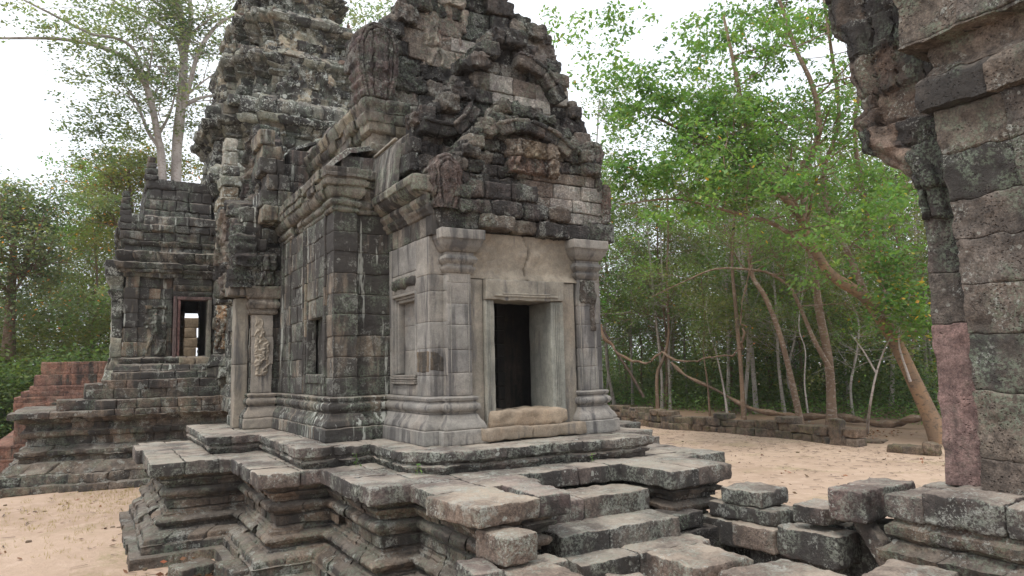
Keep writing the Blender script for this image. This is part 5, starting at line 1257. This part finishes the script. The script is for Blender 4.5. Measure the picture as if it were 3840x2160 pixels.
# large leaning tree near the gateway
def q(x, y, d): return tuple(at(x, y, d))
g9 = on_z(2372, 1118, 0); D9 = math.hypot(g9.x, g9.y)
big = [([tuple(g9), q(2300, 960, D9), q(2238, 835, D9), q(2175, 748, D9-.3), q(2090, 690, D9-.8), q(2040, 610, D9-1.2), q(2005, 535, D9-1.6), q(1930, 455, D9-2), q(1830, 385, D9-2.6), q(1750, 345, D9-3), q(1640, 290, D9-4)], 0.294, 0.049),
       ([q(2022, 570, D9-1.2), q(2028, 440, D9-1), q(2060, 330, D9-1), q(2045, 220, D9-1), q(2000, 120, D9-1), q(1960, 0, D9-1), q(1900, -120, D9-1)], 0.140, 0.056),
       ([q(2052, 640, D9-1), q(1960, 570, D9-2), q(1880, 545, D9-3), q(1790, 520, D9-4), q(1690, 500, D9-5), q(1560, 515, D9-6)], 0.105, 0.021),
       ([q(2180, 750, D9), q(2140, 650, D9+.5), q(2095, 560, D9+1), q(2070, 440, D9+1.5), q(2110, 300, D9+2), q(2090, 120, D9+2), q(2060, -80, D9+2)], 0.140, 0.056),
       ([q(2240, 840, D9), q(2215, 700, D9+1), q(2170, 480, D9+1), q(2150, 300, D9+1), q(2190, 120, D9+1), q(2150, -100, D9+1)], 0.119, 0.056),
       ([q(1930, 455, D9-2), q(1880, 330, D9-2.5), q(1850, 180, D9-3), q(1820, 40, D9-3)], .12, .05)]
def bl(x, y, d, rx, rz, n): return (q(x, y, d), (rx, rx*.8, rz), n)
make_tree('large orange-barked tree leaning left over the clearing with spreading bright green foliage', big, L_bright, B_orange, 11, lbm=B_spot, leafn=13, size=.19, spread=.2, limbs=90, limbL=2.6, depth=2, name='leaning_tree', from_=.55, up=.1, droop=.55, sides=11, flat=.35, yellow=.01,
          blobs=[bl(1560, 300, 24, 1.6, .9, 33), bl(1500, 170, 24, 1.4, .9, 29), bl(1640, 200, 24.5, 1.8, .9, 37), bl(1750, 130, 25, 2., 1.1, 42), bl(1600, 420, 24, 1.6, .6, 25), bl(1680, 560, 23, 1.5, .45, 21),
                 bl(1850, 60, 26, 2.2, 1., 42), bl(1950, 330, 26, 1.5, .6, 25), bl(1800, 280, 25, 1.8, .8, 37), bl(2050, 600, 25, 1.4, .3, 18), bl(2180, 560, 25, 1.4, .6, 25), bl(2250, 500, 25, 1.2, .5, 25), bl(2000, 460, 25, 1.4, .4, 21), bl(1420, 60, 25, 1.3, .8, 21), bl(1560, 60, 25, 1.6, .8, 29)])
make_tree('leafy shoot with lime green leaves hugging the leaning orange trunk', [([q(2290, 960, D9-.6), q(2260, 850, D9-.8), q(2290, 740, D9-1)], .04, .02)], L_bright, B_pale, 12, leafn=12, size=.2, spread=.35, limbs=12, limbL=1.1, depth=1, name='climbing_shrub', cat='shrub', yellow=.08,
          blobs=[bl(2250, 720, D9-1, .9, .8, 40), bl(2300, 800, D9-1, .6, .9, 40), bl(2220, 660, D9-1, .8, .3, 20)])
make_tree('small thin pale tree forking low in front of the dark thicket near the leaning trunk', [([tuple(on_z(2180, 1100, 0)), q(2190, 1010, 29.5), q(2210, 920, 29.5), q(2240, 850, 29.5), q(2290, 780, 29.5)], 0.054, 0.018), ([q(2205, 940, 29.5), q(2170, 880, 29.5), q(2140, 840, 29.5)], .04, .015)], L_mid, B_pale, 13, limbs=5, limbL=1.2, depth=1, leafn=5)

# ---- background trees: a few kinds, copied
gF = 'slender forest trees beyond the clearing'
rsF = np.random.default_rng(5)
protos = []
for i, (lm, bm, H, sz, nm) in enumerate(((L_mid, B_pale, 15, .2, 'tall pale trunked forest tree with mid green leaves beyond the clearing'), (L_olive, B_brown, 13, .19, 'brown trunked forest tree with sparse olive leaves beyond the clearing'),
                                (L_bright, B_brown, 12, .2, 'fresh green leaved forest tree beyond the clearing'), (L_grey, B_pale, 17, .2, 'high airy forest tree with grey-green leaves'), (L_olive, B_pale, 9, .17, 'low thinly leaved young forest tree'))):
    pts = [(0, 0, -.1)]
    for k in range(5): pts.append((pts[-1][0]+rsF.normal(0, .3), pts[-1][1]+rsF.normal(0, .3), (k+1)*H/5))
    protos.append(make_tree(nm, [(pts, .11 if H > 10 else .07, .03)], lm, bm, 20+i, leafn=8, size=sz, spread=.3, limbs=22, limbL=3.0 if H > 10 else 2.2, depth=2, from_=.3, group=gF, org=(0, 0, 0), yellow=.01))
spots = []; tall_spots = []
def polar(px, d): v = at(px, 900, d); return v.x, v.y
for i in range(64):
    for _ in range(20):
        px = rsF.uniform(1480, 2420); d = rsF.uniform(40, 72); x, y = polar(px, d)
        if x > 31.5 and all((x-a)**2+(y-b)**2 > 5 for a, b, *_ in spots): break
    spots.append((x, y, 'right'))
for i in range(22):
    px = rsF.uniform(-250, 330); d = rsF.uniform(52, 80); x, y = polar(px, d); spots.append((x, y, 'left'))
for (px, d, s_, k_) in ((925, 56, 1.9, 3), (1005, 60, 1.95, 0), (1350, 52, 1.5, 3), (1440, 50, 1.3, 1), (880, 62, 2.1, 3)):
    x, y = polar(px, d); TALL = (x, y, s_, k_); tall_spots.append(TALL)
for px, d in ((900, 50), (960, 58), (1010, 52), (840, 60), (1340, 46), (1400, 50), (1450, 44), (1510, 47)): x, y = polar(px, d); spots.append((x, y, 'right'))
used = set()
for i, (x, y, side) in enumerate(spots):
    k = i % 5
    if side == 'left' and k == 3: k = 0
    o = protos[k] if k not in used else copy_tree(protos[k]); used.add(k)
    s = rsF.uniform(.8, 1.25); o.location = (x, y, .1); o.rotation_euler = (0, 0, rsF.uniform(0, 6.28)); o.scale = (s, s, s*rsF.uniform(.9, 1.15))
for (x, y, s_, k_) in tall_spots:
    o = copy_tree(protos[k_]); o.location = (x, y, .1); o.rotation_euler = (0, 0, rsF.uniform(0, 6.28)); o.scale = (s_*.8, s_*.8, s_); o['label'] = 'very tall airy tree rising behind the temple towers'; o['group'] = 'tall trees behind the temple'
# ---- undergrowth
def thicket(name, label, n, fn, lm, seed, size, leafn, spread, yellow=.0):
    rs = np.random.default_rng(seed); C = fn(rs, n); mb = MB(); leaves(mb, C, leafn, spread, size, rs, flat=.9, yellow=yellow, hue=.2, droop=.2)
    o = mb.build(name, lm, None, noise=False, smooth=False); tag(o, label, 'undergrowth', None, 'stuff'); return o
def f_right(lo, hi, h0, h1, p=1.6):
    def fn(rs, n):
        x = rs.uniform(lo, hi, n); y = rs.uniform(4, 75, n); x = x+1.2*np.sin(y*.35)
        H = h1*(.55+.8*vn(np.stack([x*.3, y*.3, 0*x], -1), 8))+h0
        return np.stack([x, y, rs.random(n)**p*np.maximum(H, .4)], -1)
    return fn
thicket('undergrowth', 'dark green thicket filling the shade behind the trunks', 8500, f_right(33.5, 47, .8, 4.8, 1.0), L_dark, 31, .22, 12, .4)
thicket('undergrowth', 'mid green leafy scrub scattered through the forest edge', 3600, f_right(32, 44, .3, 6, 1.3), L_mid, 32, .18, 10, .35, .01)
thicket('undergrowth', 'thin olive scrub rising among the trunks', 4200, f_right(33, 48, 1.5, 8., .8), L_olive, 33, .16, 10, .45, .02)
thicket('undergrowth', 'low fresh green plants at the shaded forest edge', 1500, f_right(31, 35, .15, 1.3, 1.0), L_bright, 38, .16, 9, .22)
thicket('undergrowth', 'far solid wood closing the view beyond the clearing', 5000, f_right(48, 60, 2.2, 4.5, .9), L_dark, 34, .4, 12, .6)
def f_left(lo, hi, h0, h1, p, a=-330, b=380):
    def fn(rs, n):
        px = rs.uniform(a, b, n); d = rs.uniform(lo, hi, n); C = []
        for u, w in zip(px, d):
            v = at(u, 900, w); H = h1*(.6+.4*float(vn(np.array([[v.x*.15, v.y*.15, 0]]), 9)[0]))+h0; C.append((v.x, v.y, rs.random()**p*H))
        return np.array(C)
    return fn
thicket('undergrowth', 'dense green bushes behind the laterite terrace', 4200, f_left(46, 58, 1, 7, .9), L_olive, 35, .24, 14, .4, .015)
thicket('undergrowth', 'darker shrub layer low behind the laterite terrace', 4200, f_left(42, 50, .5, 4.5, 1), L_mid, 36, .22, 14, .4)
# ---- tall pale tree on the left behind the side porch
D = 44.
tall = [([q(446, 905, D), q(443, 440, D), q(452, 300, D), q(462, 170, D), q(458, 60, D), q(430, -60, D)], .34, .17),
        ([q(425, 905, D-.5), q(408, 440, D-.5), q(396, 340, D-.8), q(372, 230, D-1), q(330, 160, D-1.5), q(260, 120, D-2), q(150, 98, D-3), q(-10, 96, D-4)], .25, .06),
        ([q(452, 300, D), q(475, 220, D-.5), q(500, 130, D-1), q(545, 65, D-1), q(600, 30, D-1), q(660, -20, D-1)], .16, .07),
        ([q(372, 230, D-1), q(340, 130, D-1), q(290, 95, D-1.5), q(230, 85, D-2), q(120, 30, D-3), q(60, 0, D-3)], .11, .045),
        ([q(462, 170, D), q(440, 90, D+.5), q(380, 50, D+1), q(300, 10, D+1), q(240, -30, D+1)], .11, .045),
        ([q(400, 370, D-.7), q(372, 330, D-.5), q(345, 260, D), q(320, 220, D)], .12, .05), ([q(460, 150, D), q(480, 50, D), q(470, -60, D)], .2, .1),
        ([q(398, 340, D), q(425, 290, D), q(440, 240, D)], .1, .05), ([q(455, 275, D), q(490, 250, D), q(560, 235, D+1)], .12, .07)]
make_tree('tall grey-white branched tree towering above the side porch roof', tall, L_grey, B_pale, 14, leafn=14, size=.2, spread=.3, limbs=36, limbL=3.2, depth=2, name='tall_pale_tree', from_=.75, up=.15, flat=.3, sides=12, droop=.2, org=tuple(on_z(446, 905, 0)) if False else (q(446, 905, D)[0], q(446, 905, D)[1], 0),
          blobs=[bl(230, 130, 41, 2.6, .6, 60), bl(330, 60, 42, 3, .7, 80), bl(120, 50, 40, 2.4, .6, 50), bl(250, 280, 42, 1.8, .6, 50), bl(230, 330, 43, 1.8, .6, 50), bl(340, 190, 43, 1.8, .5, 45), bl(500, 60, 43, 2.2, .7, 60), bl(270, 400, 44, 2., .7, 55), bl(330, 330, 44, 1.8, .8, 50), bl(250, 500, 45, 2., .7, 60), bl(190, 190, 42, 1.2, .4, 24)])
make_tree('yellowish green tree low behind the tall pale tree', [([q(330, 905, 50), q(335, 600, 50), q(320, 400, 50)], .2, .08)], L_olive, B_brown, 15, leafn=15, size=.2, spread=.32, limbs=24, limbL=3., from_=.5, name='broadleaf_tree', yellow=.05, org=(q(330, 905, 50)[0], q(330, 905, 50)[1], 0),
          blobs=[bl(260, 600, 49, 2.4, 1., 90), bl(380, 400, 49, 2.2, 1.4, 80), bl(330, 560, 50, 2, 1.2, 60), bl(480, 420, 50, 1.6, .8, 50)])
make_tree('round bushy grey-green tree at the far left edge', [([q(20, 905, 47), q(30, 700, 47), q(40, 520, 47)], .3, .1)], L_grey, B_brown, 16, leafn=15, size=.2, spread=.35, limbs=26, limbL=3., from_=.4, name='broadleaf_tree', org=(q(20, 905, 47)[0], q(20, 905, 47)[1], 0), yellow=.03,
          blobs=[bl(30, 520, 47, 2.6, 1.6, 130), bl(90, 560, 47, 2., 1.4, 90), bl(-40, 600, 47, 2.6, 2, 100), bl(110, 680, 46, 2.2, 1.5, 90), bl(30, 760, 46, 2.5, 1.5, 90), bl(180, 760, 45, 2.4, 1.2, 90)])
# ---- litter: twigs and dead leaves on the sand, small weeds
rl = np.random.default_rng(77); mb = MB(); n = 5200
px_ = np.concatenate([rl.uniform(10.5, 24, n), rl.uniform(-6, 2.5, 500)]); py_ = np.concatenate([rl.uniform(4, 30, n), rl.uniform(9, 23, 500)])
n = len(px_); keep = rl.random(n) < (.35+.65*ss(14, 23, px_)); px_, py_ = px_[keep], py_[keep]; n = len(px_)
a = rl.uniform(0, 6.28, n); L = rl.uniform(.06, .3, n)*(rl.random(n)**.7+.3); w = rl.uniform(.005, .014, n)
V = np.zeros((n, 4, 3)); hz = gheight(px_, py_)+.012
for k_, (sx, sy) in enumerate(((-1, -1), (1, -1), (1, 1), (-1, 1))):
    V[:, k_, 0] = px_+np.cos(a)*L*.5*sx-np.sin(a)*w*sy; V[:, k_, 1] = py_+np.sin(a)*L*.5*sx+np.cos(a)*w*sy; V[:, k_, 2] = hz+.012*rl.random(n)
mb.mesh(V.reshape(-1, 3), np.arange(4*n).reshape(-1, 4), (1, 1, 1, 1)); tag(mb.build('twig_litter', B_dark, None, noise=False, smooth=False), 'fine twigs and dry scraps scattered on the sand', 'litter', None, 'stuff')
M_dead = leaf_mat('dead_leaf', (.20, .10, .055), .1)
mb = MB(); C = np.array([(rl.normal(1.55, .35), rl.normal(11.75, .5), .03) for _ in range(160)]+[(rl.uniform(-4, .6), rl.uniform(10, 22.5), .02) for _ in range(60)]+[(rl.uniform(10, 24), rl.uniform(6, 31), .02) for _ in range(160)]+[(rl.uniform(24.8, 28), rl.uniform(16, 33), .16) for _ in range(700)])
leaves(mb, C, 2, .12, .12, rl, flat=.1, droop=0); tag(mb.build('dead_leaves', M_dead, None, noise=False, smooth=False), 'brown dead leaves drifted at the platform foot and forest edge', 'litter', None, 'stuff')
mb = MB(); C = []
for cx_, cy_, sg, k_ in ((.15, 12.6, .3, 120), (.3, 19.5, 1.6, 260), (1.0, 21.5, 1.2, 200), (-1.5, 17, 1.5, 120), (10.5, 9, 1, 60)): C += [(rl.normal(cx_, sg), rl.normal(cy_, sg), .0) for _ in range(k_)]
C = np.array(C); C[:, 2] = gheight(C[:, 0], C[:, 1]); rs = rl; n_ = len(C)*6; Cc = np.repeat(C, 6, 0)+rs.normal(0, .05, (n_, 3))*[1, 1, 0]
a = rs.uniform(0, 6.28, n_); h = rs.uniform(.03, .09, n_); lean = rs.normal(0, .03, (n_, 2)); W = .004
V = np.zeros((n_, 3, 3)); V[:, 0] = Cc+np.stack([np.cos(a)*W, np.sin(a)*W, 0*a], -1); V[:, 1] = Cc-np.stack([np.cos(a)*W, np.sin(a)*W, 0*a], -1); V[:, 2] = Cc+np.stack([lean[:, 0], lean[:, 1], h], -1)
mb.mesh(V.reshape(-1, 3), np.arange(3*n_).reshape(-1, 3), (1.6, 1.2, .8, 1)); tag(mb.build('short_grass', L_olive, None, noise=False, smooth=False), 'thin short grass tufts on the bare earth', 'grass', None, 'stuff')
gP = 'small weeds growing from the platform joints'
for (x, y, z, n_, lab) in ((3.6, 10.95, 1.62, 5, 'upright sprig with round bright leaves growing against the dark upper step'), (4.0, 9.45, 1.62, 4, 'low green weed under the mossy broken edge below the porch corner'), (6.75, 9.0, 1.62, 3, 'tiny weed in the joint above the stairs')):
    t = thing('small_plant', lab, 'plant', (x, y, z), gP); mb = MB(); tube(mb, [(x, y, z-.02), (x+.01, y-.01, z+.04*n_)], .004, .003, 4); mb.build('stem', L_bright, t, noise=False)
    mb = MB(); C = np.array([(x+.012*(-1)**i, y-.01, z+.04*(i+1)) for i in range(n_)]); leaves(mb, C, 3, .015, .055, np.random.default_rng(3), flat=.3); mb.build('leaves', L_bright, t, noise=False, smooth=False)

# ---- thin milky air
hz_ = bpy.data.meshes.new('haze'); hv = [(x, y, z) for x in (-150, 260) for y in (-60, 260) for z in (-1.5, 60)]
hz_.from_pydata(hv, [], [(0, 1, 3, 2), (4, 6, 7, 5), (0, 4, 5, 1), (2, 3, 7, 6), (0, 2, 6, 4), (1, 5, 7, 3)]); ho = bpy.data.objects.new('haze', hz_); scene.collection.objects.link(ho)
hm = bpy.data.materials.new('haze'); hm.use_nodes = True; hn = hm.node_tree; hn.nodes.clear(); ho_ = hn.nodes.new('ShaderNodeOutputMaterial'); hp = hn.nodes.new('ShaderNodeVolumePrincipled')
hp.inputs['Density'].default_value = .0004; hp.inputs['Color'].default_value = (1, 1, 1, 1); hp.inputs['Anisotropy'].default_value = .2
hn.links.new(hp.outputs[0], ho_.inputs['Volume']); hz_.materials.append(hm); ho['kind'] = 'stuff'

mb = MB(); rp = random.Random(4)
for _ in range(150):
    x, y = (rp.uniform(-5, 1), rp.uniform(9, 23)) if rp.random() < .35 else (rp.uniform(10.3, 23.5), rp.uniform(6, 30)); w_ = rp.uniform(.015, .05)
    block(mb, (x-w_, y-w_*rp.uniform(.6, 1.2), -.01), (x+w_, y+w_, w_*.9), (1, .9, .8, .3), r=w_*.4, res=.05, amp=.006)
tag(mb.build('pebbles', M_wall), 'small pebbles scattered on the sandy ground', 'pebbles', None, 'stuff')
